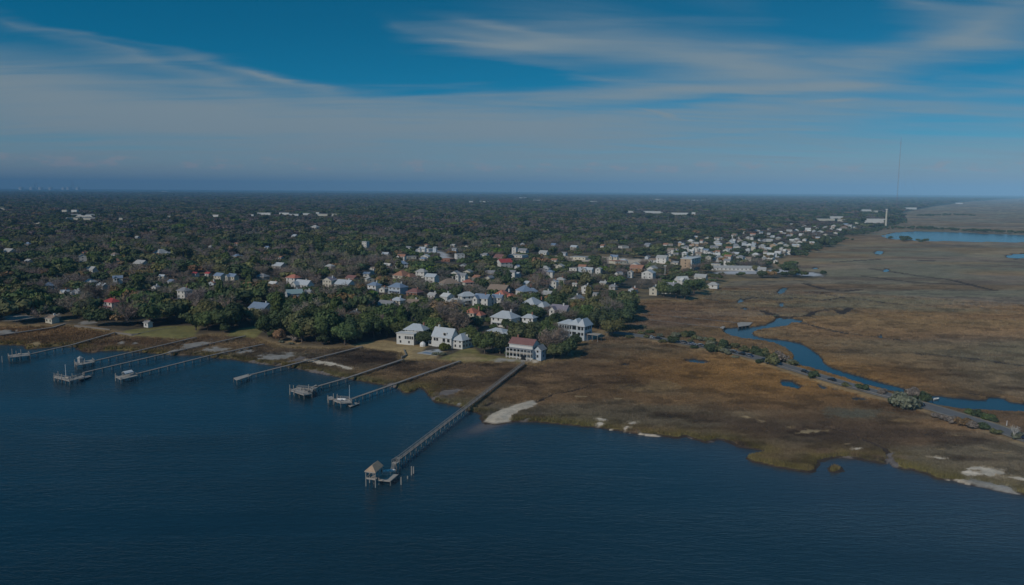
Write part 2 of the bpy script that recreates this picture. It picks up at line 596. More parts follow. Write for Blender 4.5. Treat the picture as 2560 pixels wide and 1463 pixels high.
UPLAND = [(-780, 790), (-300, 800), (0, 812), (60, 812), (115, 812), (185, 813), (290, 830), (340, 838), (455, 845), (520, 835), (600, 834), (640, 843),
          (700, 864), (800, 867), (905, 866), (1000, 876), (1008, 896), (1078, 896), (1148, 902), (1231, 901), (1346, 907),
          (1360, 900), (1419, 895), (1440, 886), (1446, 853), (1466, 851), (1504, 836), (1545, 828), (1560, 812), (1594, 786),
          (1594, 748), (1651, 746), (1717, 751), (1754, 740), (1801, 711), (1829, 699), (1920, 697), (2038, 697), (2074, 688),
          (2050, 679), (1980, 673), (1930, 668), (1944, 652), (1980, 640), (2045, 616), (2109, 595), (2121, 586), (2215, 569), (2250, 557),
          (2268, 545), (2240, 535), (2330, 517), (2430, 503), (2560, 495), (3400, 500)]
LAWNS = [[(287, 832), (340, 822), (440, 815), (505, 813), (490, 838), (455, 844), (340, 837)],
         [(560, 836), (600, 822), (655, 815), (660, 828), (640, 842)],
         [(1100, 895), (1130, 885), (1165, 868), (1190, 872), (1205, 885), (1262, 892), (1312, 899), (1300, 903), (1231, 900), (1148, 901)]]
DRY_LAWNS = [[(862, 864), (905, 858), (960, 850), (1010, 858), (1070, 866), (1058, 880), (1010, 874), (1000, 874), (905, 865)], [(905, 866), (1000, 872), (1060, 880), (1120, 878), (1090, 894), (1012, 895), (1002, 876)]]
SPIT = [(1207, 1056), (1224, 1040), (1251, 1029), (1288, 1016), (1318, 1006), (1336, 1004), (1346, 1012), (1333, 1023), (1301, 1033),
        (1284, 1043), (1276, 1056), (1238, 1062)]
# bare sand, shell and straw: centre, half sizes, tilt, tone
PATCHES = [(25, 830, 36, 6, 0, 'shell'), (40, 797, 48, 7, 0, 'shell'), (130, 795, 22, 6, 10, 'shell'), (208, 812, 26, 4, 4, 'shell'), (160, 806, 30, 3, 8, 'straw'),
           (305, 857, 9, 4, 0, 'shell'), (338, 859, 7, 3, 12, 'shell'), (90, 858, 18, 6, 0, 'straw'),
           (480, 864, 46, 8, 14, 'shell'), (440, 876, 24, 5, 14, 'shell'), (545, 873, 52, 9, 2, 'shell'), (615, 877, 32, 7, 0, 'shell'), (675, 896, 34, 8, 0, 'shell'),
           (700, 892, 52, 9, 3, 'shell'), (738, 899, 40, 6, 12, 'mud'), (795, 904, 30, 5, -6, 'sand'), (826, 910, 14, 4, 0, 'sand'), (866, 919, 26, 4, -16, 'sand'),
           (640, 905, 40, 4, -5, 'mud'), (800, 930, 60, 4, -11, 'mud'), (860, 944, 50, 4, -12, 'mud'), (985, 966, 24, 6, -25, 'mud'),
           (1122, 980, 34, 6, 12, 'mud'), (1150, 1009, 8, 3, 0, 'shell'), (1302, 1051, 22, 4, 14, 'mud'),
           (1505, 1049, 14, 5, 0, 'sand'), (1499, 1058, 12, 6, 0, 'sand'), (1580, 1057, 17, 5, 0, 'sand'), (1568, 1068, 16, 6, 10, 'sand'), (1560, 1078, 26, 6, -8, 'sand'),
           (1518, 1069, 26, 3, -8, 'sand'), (1625, 1085, 34, 5, -6, 'sand'), (1665, 1092, 22, 3, -10, 'shell'),
           (1870, 1043, 24, 3, -5, 'straw'), (1905, 1052, 18, 3, -8, 'straw'), (1974, 1067, 16, 5, 0, 'straw'), (2030, 1077, 36, 4, 2, 'straw'), (2010, 1082, 22, 3, 0, 'straw'),
           (1455, 991, 18, 3, 0, 'straw'), (1545, 996, 12, 3, 0, 'straw'), (2120, 1108, 16, 2, 8, 'straw'), (2145, 1121, 18, 3, 4, 'sand'),
           (2340, 1144, 26, 4, -5, 'sand'), (2345, 1123, 18, 2, 0, 'straw'), (2465, 1122, 12, 3, -25, 'straw'), (2390, 1088, 24, 2, -3, 'straw'), (2500, 1131, 20, 2, -4, 'straw'),
           (2440, 1170, 22, 7, 0, 'sand'), (2475, 1178, 46, 10, -5, 'sand'), (2430, 1184, 22, 6, 0, 'sand'), (2400, 1199, 26, 3, -8, 'sand'),
           (2490, 1215, 60, 6, -14, 'shell'), (2560, 1234, 60, 5, -14, 'shell'), (2650, 1255, 60, 6, -12, 'shell'), (2545, 1195, 40, 4, -6, 'sand'),
           (2226, 1145, 8, 16, 0, 'mud'), (2235, 1160, 8, 8, 0, 'mud'), (2110, 1140, 22, 3, 0, 'mud'), (1717, 1094, 14, 5, 0, 'mud'), (1790, 1100, 20, 3, 0, 'mud'),
           (1090, 884, 20, 5, 0, 'concrete'), (1050, 888, 34, 5, 0, 'straw'), (1280, 904, 44, 3, -2, 'shell'), (1338, 905, 14, 3, 0, 'sand'), (1180, 900, 50, 2, 0, 'straw'),
           (1480, 846, 34, 6, 10, 'shell'), (1500, 836, 20, 4, 15, 'straw'), (740, 844, 16, 8, 0, 'shell'), (730, 856, 26, 6, 0, 'straw'),
           (1640, 965, 60, 14, 0, 'tan_flat'), (2110, 1030, 55, 14, -5, 'grey_flat'), (2170, 1036, 60, 12, 0, 'grey_flat'), (2255, 1050, 30, 6, -5, 'tan_flat'),
           (610, 784, 10, 5, 0, 'straw'), (318, 722, 16, 5, 0, 'straw'),
           (1470, 650, 110, 7, 0, 'plaza'), (1580, 656, 110, 8, -1, 'plaza'), (1660, 662, 40, 6, 0, 'plaza'), (1400, 645, 30, 5, 0, 'plaza'),
           (1945, 680, 34, 5, 0, 'lot'), (2020, 688, 36, 6, -3, 'lot'), (1850, 684, 70, 5, 0, 'lot'), (1100, 640, 28, 12, -20, 'lot'), (1060, 632, 30, 8, -10, 'lot')]
POOLS = [(1742, 904, 22, 5, -6), (1564, 914, 10, 3, 0), (1975, 961, 24, 8, -10), (2055, 967, 11, 6, -20), (2090, 977, 12, 3, 0),
         (2150, 1001, 20, 5, -3), (1900, 941, 9, 2, 0), (1850, 753, 6, 4, 40), (1863, 773, 7, 3, 0), (1956, 728, 5, 10, -60), (1954, 763, 6, 4, 0),
         (2197, 632, 9, 4, 0), (2545, 641, 24, 5, 0), (2202, 840, 6, 4, 0), (40, 831, 8, 2, -10), (2038, 672, 6, 2, 0), (2215, 677, 6, 3, 0)]
DITCHES = [[(1965, 792), (2017, 791), (2037, 779), (2076, 774), (2092, 776), (2105, 785), (2125, 770)], [(1900, 775), (1939, 787), (1952, 797)],
           [(1764, 747), (1806, 754), (1844, 756), (1863, 747), (1900, 743), (1935, 749)], [(1766, 726), (1806, 728), (1947, 731), (1964, 718)],
           [(1848, 769), (1900, 776), (1935, 789)], [(1996, 804), (2055, 820), (2120, 835), (2190, 843), (2260, 852)],
           [(2038, 1060), (2128, 1084), (2214, 1122), (2222, 1140)], [(1345, 1004), (1384, 986), (1438, 976), (1480, 963)],
           [(2300, 885), (2400, 893), (2560, 915)], [(2430, 985), (2480, 992), (2492, 998)], [(2020, 730), (2100, 742), (2240, 760)], [(2160, 690), (2260, 703), (2420, 712)], [(2010, 708), (2060, 722), (2110, 727), (2150, 724)], [(2174, 671), (2300, 690), (2375, 699), (2486, 726)], [(2080, 655), (2200, 648), (2330, 652)], [(1935, 749), (1990, 744), (2050, 752), (2110, 744)],
           [(1048, 968), (1060, 975)], [(1180, 1020), (1215, 1016), (1230, 1005)]]
ROAD = [(1470, 822), (1540, 832), (1600, 839), (1660, 849), (1720, 859), (1790, 871), (1850, 883), (1920, 902), (1980, 921), (2050, 942),
        (2110, 960), (2180, 979), (2250, 996), (2310, 1013), (2400, 1040), (2480, 1066), (2560, 1094), (2700, 1145), (2900, 1215)]

P_SHORE = np.vstack([plan(SHORE), [[60000, 300], [60000, 70000], [-60000, 70000], [-60000, 640]]])
P_CREEK, P_LAKE, P_ISLET, P_SPIT = plan(CREEK), plan(LAKE), plan(ISLET), plan(SPIT)
P_UP = np.vstack([plan(UPLAND, 2.0), [[60000, 60000], [-62000, 62000]]])
P_LAWNS = [plan(p, 2.0) for p in LAWNS]
P_DRY = [plan(p, 2.0) for p in DRY_LAWNS]
P_ROAD = plan(ROAD, 1.6)


def sdf(poly, X, Y):
    """signed distance, positive inside"""
    d = np.full(X.shape, 1e18)
    ins = np.zeros(X.shape, bool)
    n = len(poly)
    for i in range(n):
        x1, y1 = poly[i]
        x2, y2 = poly[(i + 1) % n]
        ex, ey = x2 - x1, y2 - y1
        wx, wy = X - x1, Y - y1
        k = np.clip((wx * ex + wy * ey) / (ex * ex + ey * ey + 1e-9), 0, 1)
        d = np.minimum(d, (wx - ex * k) ** 2 + (wy - ey * k) ** 2)
        if y1 != y2:
            c = (y1 > Y) != (y2 > Y)
            ins ^= c & (X < (x2 - x1) * (Y - y1) / (y2 - y1) + x1)
    d = np.sqrt(d)
    return np.where(ins, d, -d)


def near_sdf(poly, X, Y, pad):
    out = np.full(X.shape, -1e3)
    lo, hi = poly.min(0) - pad, poly.max(0) + pad
    k = (X > lo[0]) & (X < hi[0]) & (Y > lo[1]) & (Y < hi[1])
    if k.any():
        out[k] = sdf(poly, X[k], Y[k])
    return out


def line_dist(pts, X, Y, pad=60):
    out = np.full(X.shape, 1e3)
    lo, hi = pts.min(0) - pad, pts.max(0) + pad
    k = (X > lo[0]) & (X < hi[0]) & (Y > lo[1]) & (Y < hi[1])
    if not k.any():
        return out
    x, y = X[k], Y[k]
    d = np.full(x.shape, 1e18)
    for (x1, y1), (x2, y2) in zip(pts[:-1], pts[1:]):
        ex, ey = x2 - x1, y2 - y1
        q = np.clip(((x - x1) * ex + (y - y1) * ey) / (ex * ex + ey * ey), 0, 1)
        d = np.minimum(d, (x - x1 - ex * q) ** 2 + (y - y1 - ey * q) ** 2)
    out[k] = np.sqrt(d)
    return out


def vnoise(x, y, seed):
    xi, yi = np.floor(x).astype(np.int64), np.floor(y).astype(np.int64)
    fx, fy = x - xi, y - yi
    fx, fy = fx * fx * (3 - 2 * fx), fy * fy * (3 - 2 * fy)

    def h(i, j):
        k = (i * 374761393 + j * 668265263 + seed * 1442695041) & 0xFFFFFFFF
        k = ((k ^ (k >> 13)) * 1274126177) & 0xFFFFFFFF
        return ((k ^ (k >> 16)) & 0xFFFF) / 65535.0
    a, b, c, d = h(xi, yi), h(xi + 1, yi), h(xi, yi + 1), h(xi + 1, yi + 1)
    return (a * (1 - fx) + b * fx) * (1 - fy) + (c * (1 - fx) + d * fx) * fy


def fbm(x, y, seed, oct=4):
    s, a, tot = 0, 1.0, 0
    for k in range(oct):
        s = s + a * vnoise(x * 2 ** k + 17.3 * k, y * 2 ** k - 9.1 * k, seed + k)
        tot += a
        a *= 0.55
    return s / tot


def sstep(a, b, x):
    k = np.clip((x - a) / (b - a), 0, 1)
    return k * k * (3 - 2 * k)


def mixc(a, b, k):
    return a + (np.asarray(b) - a) * k[:, None]


def alb(c, k=0.30):
    """surface colour whose sunlit level patch shows as C at this exposure"""
    return np.array(lin(c)) / k * np.array([0.95, 1.0, 1.08])


TONE = {'sand': (alb((128, 116, 100)), 'sand'), 'shell': (alb((92, 87, 80)), 'sand'), 'straw': (alb((98, 82, 58)), 'sand'), 'mud': (alb((72, 65, 60)), 'sand'),
        'concrete': (alb((112, 114, 114)), 'sand'), 'tan_flat': (alb((92, 76, 52)), None), 'grey_flat': (alb((64, 62, 52)), None),
        'plaza': (alb((128, 114, 98)), 'sand'), 'lot': (alb((118, 116, 114)), 'sand')}
A_BROWN, A_DARK, A_OCHRE = alb((80, 60, 38)), alb((56, 42, 31)), alb((94, 70, 38))
A_GREY, A_MAUVE, A_FRINGE, A_PALE = alb((76, 69, 53)), alb((86, 70, 56)), alb((74, 67, 30)), alb((98, 84, 62))
A_LAWN, A_DRY, A_WOOD, A_BANK = alb((76, 70, 40)), alb((98, 82, 56)), alb((50, 44, 35)), alb((38, 30, 24))

ELL = []
for (px, py, rx, ry, rot, tone) in PATCHES:
    c = G(px, py, 1.0)
    a = R(rot)
    ux = G(px + rx * math.cos(a), py - rx * math.sin(a), 1.0) - c
    uy = G(px + ry * math.sin(a), py + ry * math.cos(a), 1.0) - c
    ELL.append((c[:2], np.array([ux[:2], uy[:2]]).T, tone))
PELL = []
for (px, py, rx, ry, rot) in POOLS:
    c = G(px, py, 0.0)
    a = R(rot)
    ux = G(px + rx * math.cos(a), py - rx * math.sin(a), 0.0) - c
    uy = G(px + ry * math.sin(a), py + ry * math.cos(a), 0.0) - c
    PELL.append((c[:2], np.array([ux[:2], uy[:2]]).T))


def ell_field(c, M, X, Y):
    """1 at the centre, 0 on the rim, negative outside"""
    out = np.full(X.shape, -9.0)
    ext = np.abs(M).sum(1) * 2.2
    k = (np.abs(X - c[0]) < ext[0]) & (np.abs(Y - c[1]) < ext[1])
    if k.any():
        q = np.linalg.inv(M) @ np.vstack([X[k] - c[0], Y[k] - c[1]])
        out[k] = 1 - np.sqrt((q ** 2).sum(0))
    return out


def fields(X, Y):
    """height, surface colour and class (0 bed, 1 marsh, 2 woodland, 3 lawn, 4 sand) of the ground"""
    D = np.hypot(X, Y)
    w1, w2 = fbm(X / 9, Y / 9, 3, 3) - 0.5, fbm(X / 2.6, Y / 2.6, 5, 2) - 0.5
    s = sdf(P_SHORE, X, Y)
    s = np.maximum(s, near_sdf(P_ISLET, X, Y, 30))
    se = s + w1 * 3.0 + w2 * 1.2
    z = np.clip(se * 0.30, -2.2, 0.75)
    cr = near_sdf(P_CREEK, X, Y, 80)
    lk = near_sdf(P_LAKE, X, Y, 200)
    ce = np.maximum(cr, lk) + 2.6 + w1 * 2.0 * (D < 1200)
    z = np.minimum(z, np.clip(-ce * 0.45, -2.2, 0.75))
    for pts in DITCHES:
        d = line_dist(plan(pts, 0.7), X, Y) + w1 * 1.5
        z = np.minimum(z, np.clip((d - np.where(D < 470, 0.5, 1.9)) * np.where(D < 470, 0.5, 0.30), 0.05, 0.75))
    for c, M in PELL:
        e = ell_field(c, M, X, Y) + 0.1 + w1 * 1.6
        z = np.where(e > -0.5, np.minimum(z, np.clip(-e * 1.6, -0.6, 0.75)), z)
    su = sdf(P_UP, X, Y) + w1 * 2.5
    up = sstep(-1.0, 7.0, su)
    z = z + up * 1.3
    rd = line_dist(P_ROAD, X, Y, 90)
    emb = sstep(9.0, 5.0, rd + w1 * 2)
    z = np.maximum(z, -1.5) * (1 - emb) + emb * np.maximum(z, 1.45)
    z = z + (fbm(X / 4, Y / 4, 11, 3) - 0.5) * 0.22 * (z > 0.1) * (emb < 0.3)
    # ---- colour of the marsh: broad drifts of different plants
    n1 = fbm(X / 130, Y / 75, 21, 4)
    n2 = fbm(X / 60, Y / 38, 31, 4)
    n3 = fbm(X / 320, Y / 110, 41, 3)
    n4 = fbm(X / 16, Y / 16, 47, 4)
    n5 = fbm((X * 0.8 + Y * 0.6) / 220, (Y * 0.8 - X * 0.6) / 28, 77, 3)
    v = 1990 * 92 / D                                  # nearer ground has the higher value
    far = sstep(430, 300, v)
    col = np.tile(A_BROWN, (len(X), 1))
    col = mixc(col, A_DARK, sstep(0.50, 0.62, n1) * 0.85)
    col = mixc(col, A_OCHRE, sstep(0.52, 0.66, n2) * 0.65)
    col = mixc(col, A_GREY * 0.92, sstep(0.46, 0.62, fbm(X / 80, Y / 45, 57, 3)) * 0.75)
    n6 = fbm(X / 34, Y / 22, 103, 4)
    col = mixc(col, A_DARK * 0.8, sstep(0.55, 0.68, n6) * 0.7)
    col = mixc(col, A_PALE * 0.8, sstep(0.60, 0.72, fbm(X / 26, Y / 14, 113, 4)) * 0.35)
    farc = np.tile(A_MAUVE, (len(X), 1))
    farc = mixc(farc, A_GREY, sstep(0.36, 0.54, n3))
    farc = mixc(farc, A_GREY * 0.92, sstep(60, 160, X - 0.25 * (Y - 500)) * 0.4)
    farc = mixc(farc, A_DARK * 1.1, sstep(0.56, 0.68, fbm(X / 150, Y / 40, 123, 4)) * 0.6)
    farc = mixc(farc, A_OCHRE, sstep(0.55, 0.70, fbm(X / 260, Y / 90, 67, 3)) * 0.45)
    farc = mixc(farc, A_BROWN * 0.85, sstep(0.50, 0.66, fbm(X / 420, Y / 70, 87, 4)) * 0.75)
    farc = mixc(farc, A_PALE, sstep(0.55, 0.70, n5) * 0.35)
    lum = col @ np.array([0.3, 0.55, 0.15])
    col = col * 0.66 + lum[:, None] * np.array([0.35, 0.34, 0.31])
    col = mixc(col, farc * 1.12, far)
    och = np.exp(-(((X - 135) / 75) ** 2 + ((Y - 395) / 60) ** 2))     # the tawny meadow before the causeway
    col = mixc(col, A_OCHRE * (0.85 + 0.4 * n4[:, None]), np.clip(och * 1.1, 0, 0.85))
    edge = np.exp(-np.clip(s, 0, 99) / 6.0) * sstep(0.32, 0.52, fbm(X / 14, Y / 14, 91, 3) + 0.08)
    col = mixc(col, A_FRINGE, np.clip(edge, 0, 1) * 0.85 * (D < 900))
    ced = np.exp(-np.clip(-ce, 0, 99) / 4.0)
    col = mixc(col, A_OCHRE * 0.8, ced * 0.6 * (ce < 0))
    col = col * (0.70 + 0.60 * n4)[:, None]
    col = col * (1 - 0.34 * sstep(0.54, 0.66, fbm(X / 11, Y / 7, 133, 4)) * (D < 900))[:, None]
    bank = sstep(0.5, 0.25, z)
    col = mixc(col, A_BANK, bank)
    cls = np.where(z < -0.02, 0, 1)
    # ---- woodland floor and lawns
    wood = np.tile(A_WOOD, (len(X), 1)) * (0.7 + 0.6 * n4)[:, None]
    wood = mixc(wood, A_DRY * 0.8, sstep(0.56, 0.7, n2) * 0.6 * (D < 1400))
    wood = mixc(wood, alb((36, 44, 34)), sstep(1500, 3500, D))
    col = mixc(col, wood, up)
    cls = np.where(su > 1.5, 2, cls)
    rim = np.exp(-(su / 4.0) ** 2) * (D < 900)
    col = mixc(col, A_DRY * 0.85, np.clip(rim * (0.35 + n4 * 0.7), 0, 0.8) * (su > -3) * (z > 0.2))
    for k, pl in enumerate(P_LAWNS + P_DRY):
        q = near_sdf(pl, X, Y, 20) + w1 * 2
        lc = A_LAWN if k < len(P_LAWNS) else A_DRY
        lc2 = lc * (0.75 + 0.5 * n4)[:, None]
        kk = sstep(-1.0, 1.5, q)
        col = mixc(col, A_DRY, kk * 0.0) + (lc2 - col) * kk[:, None]
        if k < len(P_LAWNS):
            col = mixc(col, A_DRY, kk * sstep(0.5, 0.65, n2 + 0.06) * 0.7)
        cls = np.where(q > 0, 3, cls)
    sp = near_sdf(P_SPIT, X, Y, 30) + w1 * 1.2
    kk = sstep(-0.5, 0.8, sp)
    z = np.where(sp > -1, np.maximum(z, 0.25 + np.clip(sp, -1, 4) * 0.25), z)
    col = mixc(col, TONE['sand'][0] * 0.92, kk)
    cls = np.where((sp > 0) & (z > 0), 4, cls)
    for c, M, tone in ELL:
        e = ell_field(c, M, X, Y)
        act = e > -1.5
        if not act.any():
            continue
        ee = np.where(act, e + (w1 * 1.5 + w2 * 1.3) * (1.0 if tone not in ('plaza', 'lot') else 0.3), -9)
        kk = sstep(-0.15, 0.4, ee) * (0.7 + 0.5 * n4)
        base, kind = TONE[tone]
        if tone in ('tan_flat', 'grey_flat'):
            kk = kk * 0.75
        ok = (z > -0.02)
        col = mixc(col, base, np.clip(kk, 0, 1) * ok)
        if kind == 'sand':
            cls = np.where((ee > 0.1) & ok, 4, cls)
            z = np.where((ee > 0.0) & ok & (D < 900), np.maximum(z, np.minimum(z + 0.15, 1.6)), z)
    col = mixc(col, TONE['straw'][0] * 0.9, emb * (0.45 + 0.5 * n4))
    return dict(z=z, col=np.clip(col, 0.004, 0.95), cls=cls, shore=s, up=su, creek=ce, road=rd, far=far, D=D)


def build_ground():
    ang = np.radians(np.linspace(-44, 46, 861))
    v = np.concatenate([np.arange(1010, 700, -4.0), np.arange(700, 250, -2.0), np.arange(250, 90, -1.6), np.arange(90, 14, -1.2), np.geomspace(13.5, 4.9, 20)])
    r = 1990 * 92 / v
    RR, AA = np.meshgrid(r, ang, indexing='ij')
    X, Y = (RR * np.sin(AA)).ravel(), (RR * np.cos(AA)).ravel()
    F = fields(X, Y)
    nr, na = len(r), len(ang)
    idx = np.arange(nr * na).reshape(nr, na)
    quads = np.stack([idx[:-1, :-1], idx[:-1, 1:], idx[1:, 1:], idx[1:, :-1]], -1).reshape(-1, 4)
    zq = F['z'][quads].max(1)
    quads = quads[zq > -0.9]
    cq = F['cls'][quads]
    fc = cq.max(1)
    fc[fc == 0] = 1
    # a face belongs to the commonest class of its corners
    for k in (1, 2, 3, 4):
        fc = np.where((cq == k).sum(1) >= 3, k, fc)
    P3 = np.stack([X, Y, F['z']], 1)
    for k, name in ((1, 'marsh'), (2, 'woodland_ground'), (3, 'lawn'), (4, 'sand')):
        q = quads[fc == k]
        used, inv = np.unique(q, return_inverse=True)
        inv = inv.reshape(-1, 4)
        me = bpy.data.meshes.new(name)
        me.vertices.add(len(used))
        me.vertices.foreach_set('co', P3[used].astype(np.float32).ravel())
        me.loops.add(inv.size)
        me.loops.foreach_set('vertex_index', inv.ravel().astype(np.int32))
        me.polygons.add(len(inv))
        me.polygons.foreach_set('loop_start', np.arange(0, inv.size, 4, dtype=np.int32))
        me.polygons.foreach_set('use_smooth', np.ones(len(inv), bool))
        me.update(calc_edges=True)
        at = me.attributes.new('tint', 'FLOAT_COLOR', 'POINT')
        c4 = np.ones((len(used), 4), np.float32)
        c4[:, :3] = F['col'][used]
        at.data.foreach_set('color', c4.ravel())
        me.materials.append(MATS['ground_cover'])
        structure(link(name, me))


build_ground()


def ground_z(x, y):
    return float(fields(np.array([float(x)]), np.array([float(y)]))['z'][0])


def build_water():
    # one level sheet under everything; finer near the shore so that the shoals can fade out
    ang = np.radians(np.concatenate([np.linspace(-180, -46, 10)[:-1], np.linspace(-46, 46, 185), np.linspace(46, 180, 10)[1:]]))
    r = np.concatenate([[0.5, 60, 110], np.linspace(150, 560, 165), np.geomspace(600, 38500, 40)])
    RR, AA = np.meshgrid(r, ang, indexing='ij')
    X, Y = (RR * np.sin(AA)).ravel(), (RR * np.cos(AA)).ravel()
    s = -sdf(P_SHORE, X, Y)
    pts = np.stack([X, Y, np.zeros_like(X)], 1)
    sh = np.zeros(len(X))
    right = sstep(20, 120, X)
    sh = np.maximum(sh, np.exp(-np.clip(s, 0, 999) / (2.5 + 40 * right)) * (0.25 + 0.35 * right) * (s > -30))
    tail = plan([(1245, 1055), (1215, 1066), (1185, 1081), (1150, 1098)])
    d = line_dist(tail, X, Y, 40)
    along = np.clip((Y - tail[-1][1]) / (tail[0][1] - tail[-1][1]), 0, 1)
    sh = np.maximum(sh, sstep(8.0, 1.0, d) * np.sqrt(along) * 2.0)
    nr, na = len(r), len(ang)
    idx = np.arange(nr * na).reshape(nr, na)
    q = np.stack([idx[:-1, :-1], idx[:-1, 1:], idx[1:, 1:], idx[1:, :-1]], -1).reshape(-1, 4)
    me = bpy.data.meshes.new('water')
    me.from_pydata(pts.tolist(), [], q.tolist())
    at = me.attributes.new('shoal', 'FLOAT', 'POINT')
    at.data.foreach_set('value', sh.astype(np.float32))
    at = me.attributes.new('shallow', 'FLOAT', 'POINT')
    at.data.foreach_set('value', np.exp(-np.clip(s, 0, 9999) / 75.0).astype(np.float32))
    at = me.attributes.new('calm', 'FLOAT', 'POINT')
    at.data.foreach_set('value', sstep(1.0, 8.0, -s).astype(np.float32))
    me.materials.append(MATS['water'])
    structure(link('water', me))


build_water()

# ------------------------------------------------------------------ piers
def pile_data(name, r0, r1, mat, n=7):
    b = MB()
    b.tube([(0, 0, 0), (0, 0, 1)], [r0, r1], mat, n)
    return b.data(name)


PILE = pile_data('piling', 0.15, 0.13, 'piling_wood')
TALLPILE = pile_data('tall_piling', 0.19, 0.16, 'pier_wood_pale')
WHITEPOLE = pile_data('pole', 0.11, 0.07, 'white_plastic')


def pile(parent, x, y, z0, z1, data=PILE, name='piling'):
    return link(name, data, parent, (x, y, z0), random.random() * 3, (1, 1, z1 - z0))


def walkway(parent, pts, z, width, rails=True, spacing=5.0, deckmat='pier_wood', zfoot=-1.2):
    """deck, two handrails and pairs of piles along a plan line"""
    deck, railL, railR, beams = MB(), MB(), MB(), MB()
    for (a, b) in zip(pts[:-1], pts[1:]):
        a, b = np.array(a[:2]), np.array(b[:2])
        L = np.linalg.norm(b - a)
        d = (b - a) / L
        n = np.array([-d[1], d[0]])
        deck.bar((*a, z - 0.06), (*(b + d * 0.05), z - 0.06), width, 0.12, deckmat)
        for side in (-1, 1):
            o = n * side * (width / 2 - 0.25)
            beams.bar((*(a + o), z - 0.25), (*(b + o), z - 0.25), 0.18, 0.26, 'piling_wood')
        k = max(1, int(L / spacing))
        for i in range(k + 1):
            p = a + d * (L * i / k)
            for side in (-1, 1):
                q = p + n * side * (width / 2 - 0.12)
                pile(parent, q[0] + random.uniform(-.05, .05), q[1] + random.uniform(-.05, .05), zfoot, z + (0.85 if rails else 0.15))
            beams.bar((*(p - n * width * 0.55), z - 0.45), (*(p + n * width * 0.55), z - 0.45), 0.2, 0.22, 'piling_wood')
        if rails:
            for side, rb in ((-1, railL), (1, railR)):
                o = n * side * (width / 2 - 0.12)
                rb.bar((*(a + o), z + 0.82), (*(b + o), z + 0.82), 0.14, 0.06, 'pier_wood_pale')
                rb.bar((*(a + o), z + 0.45), (*(b + o), z + 0.45), 0.05, 0.09, 'pier_wood')
    deck.build('deck', parent)
    beams.build('beam', parent)
    if rails:
        railL.build('handrail', parent)
        railR.build('handrail', parent)


def platform(parent, poly, z, mat='pier_wood_pale', rail=True, step=3.2, zfoot=-1.2, name='platform'):
    b = MB()
    b.prism([tuple(p[:2]) for p in poly], z - 0.28, z, mat)
    b.build(name, parent)
    r = MB()
    n = len(poly)
    for i in range(n):
        a, c = np.array(poly[i][:2]), np.array(poly[(i + 1) % n][:2])
        L = np.linalg.norm(c - a)
        k = max(1, int(L / step))
        for j in range(k):
            p = a + (c - a) * j / k
            pile(parent, p[0], p[1], zfoot, z + (0.95 if rail and j % 2 == 0 else 0.1))
        if rail and i != 0:
            r.bar((*a, z + 0.92), (*c, z + 0.92), 0.12, 0.08, 'pier_wood_pale')
            r.bar((*a, z + 0.5), (*c, z + 0.5), 0.05, 0.10, 'pier_wood_pale')
    if r.v:
        r.build('railing', parent)


def quad(pts, z):
    return [G(x, y, z) for x, y in pts]


def v_at(px, py):
    return py - (466 + 0.00676 * px)


def pole_at(parent, px, ytop, ybase, z, data=TALLPILE, name='tall_post', foot=-1.2):
    p = G(px, ybase, z)
    h = (ybase - ytop) / (v_at(px, ybase) / CAM_H)
    return pile(parent, p[0], p[1], foot, z + h, data, name)


def make_pier(label, path, z, width, heads, posts=(), group='long timber piers over the shallows', rails=False, spacing=5.0, deckmat='pier_wood', foot=-1.2, name='pier'):
    pts = [G(x, y, z) for x, y in path]
    t = empty(name, (0, 0, 0))
    tag(t, label, 'pier', group)
    walkway(t, pts, z, width, rails, spacing, deckmat, foot)
    for poly, hz, rail in heads:
        platform(t, quad(poly, hz), hz, rail=rail)
    for q in posts:
        pole_at(t, *q)
    return t


p1 = make_pier('timber pier with a slim white post at its head, leftmost of the long piers', [(70, 886), (178, 862), (286, 831)], 2.2, 1.5,
               [([(20, 888), (71, 882), (75, 888), (24, 894)], 2.2, True)],
               [(31, 872, 891, 2.2), (41, 877, 889, 2.2), (53, 874, 888, 2.2), (6, 890, 905, 0.2)])
p2 = make_pier('timber pier with a small shed on its head, right of the leftmost pier', [(231, 903), (489, 843)], 2.2, 1.4,
               [([(186, 906), (231, 899), (237, 905), (192, 914)], 2.1, True)], [(187, 899, 908, 2.1), (212, 897, 906, 2.1)])
p3 = make_pier('pier with a V-shaped head, tall flagpole and floating dock', [(209, 931), (429, 880), (613, 839)], 2.2, 1.4,
               [([(134, 943), (140, 939), (178, 947), (174, 953)], 2.0, True), ([(174, 953), (178, 946), (206, 938), (211, 942)], 2.0, True)],
               [(146, 928, 942, 2.0), (136, 932, 943, 2.0), (181, 934, 945, 2.0), (155, 935, 943, 2.0)])
p4 = make_pier('pier ending in a railed square head with a white boat cover', [(330, 937), (522, 889), (659, 860)], 2.2, 1.4,
               [([(288, 942), (332, 933), (344, 939), (302, 949)], 2.1, True)], [(289, 933, 942, 2.1), (308, 932, 940, 2.1)])
p5 = make_pier('plain timber pier with a narrow bare head and pale end rail', [(621, 938), (724, 912), (905, 866)], 2.2, 1.5,
               [([(584, 945), (621, 935), (628, 939), (592, 951)], 2.2, False)], [])
p6 = make_pier('pier with a crowded head of pale lift posts and dark benches', [(785, 968), (866, 945), (1007, 898)], 2.2, 1.5,
               [([(724, 976), (745, 968), (783, 972), (780, 984), (760, 988)], 2.0, True), ([(778, 968), (790, 962), (797, 966), (786, 973)], 2.2, False)],
               [(725, 962, 977, 2.0), (734, 963, 976, 2.0), (743, 965, 975, 2.0), (752, 968, 977, 2.0), (760, 969, 979, 2.0), (772, 961, 974, 2.0), (778, 969, 982, 2.0)])
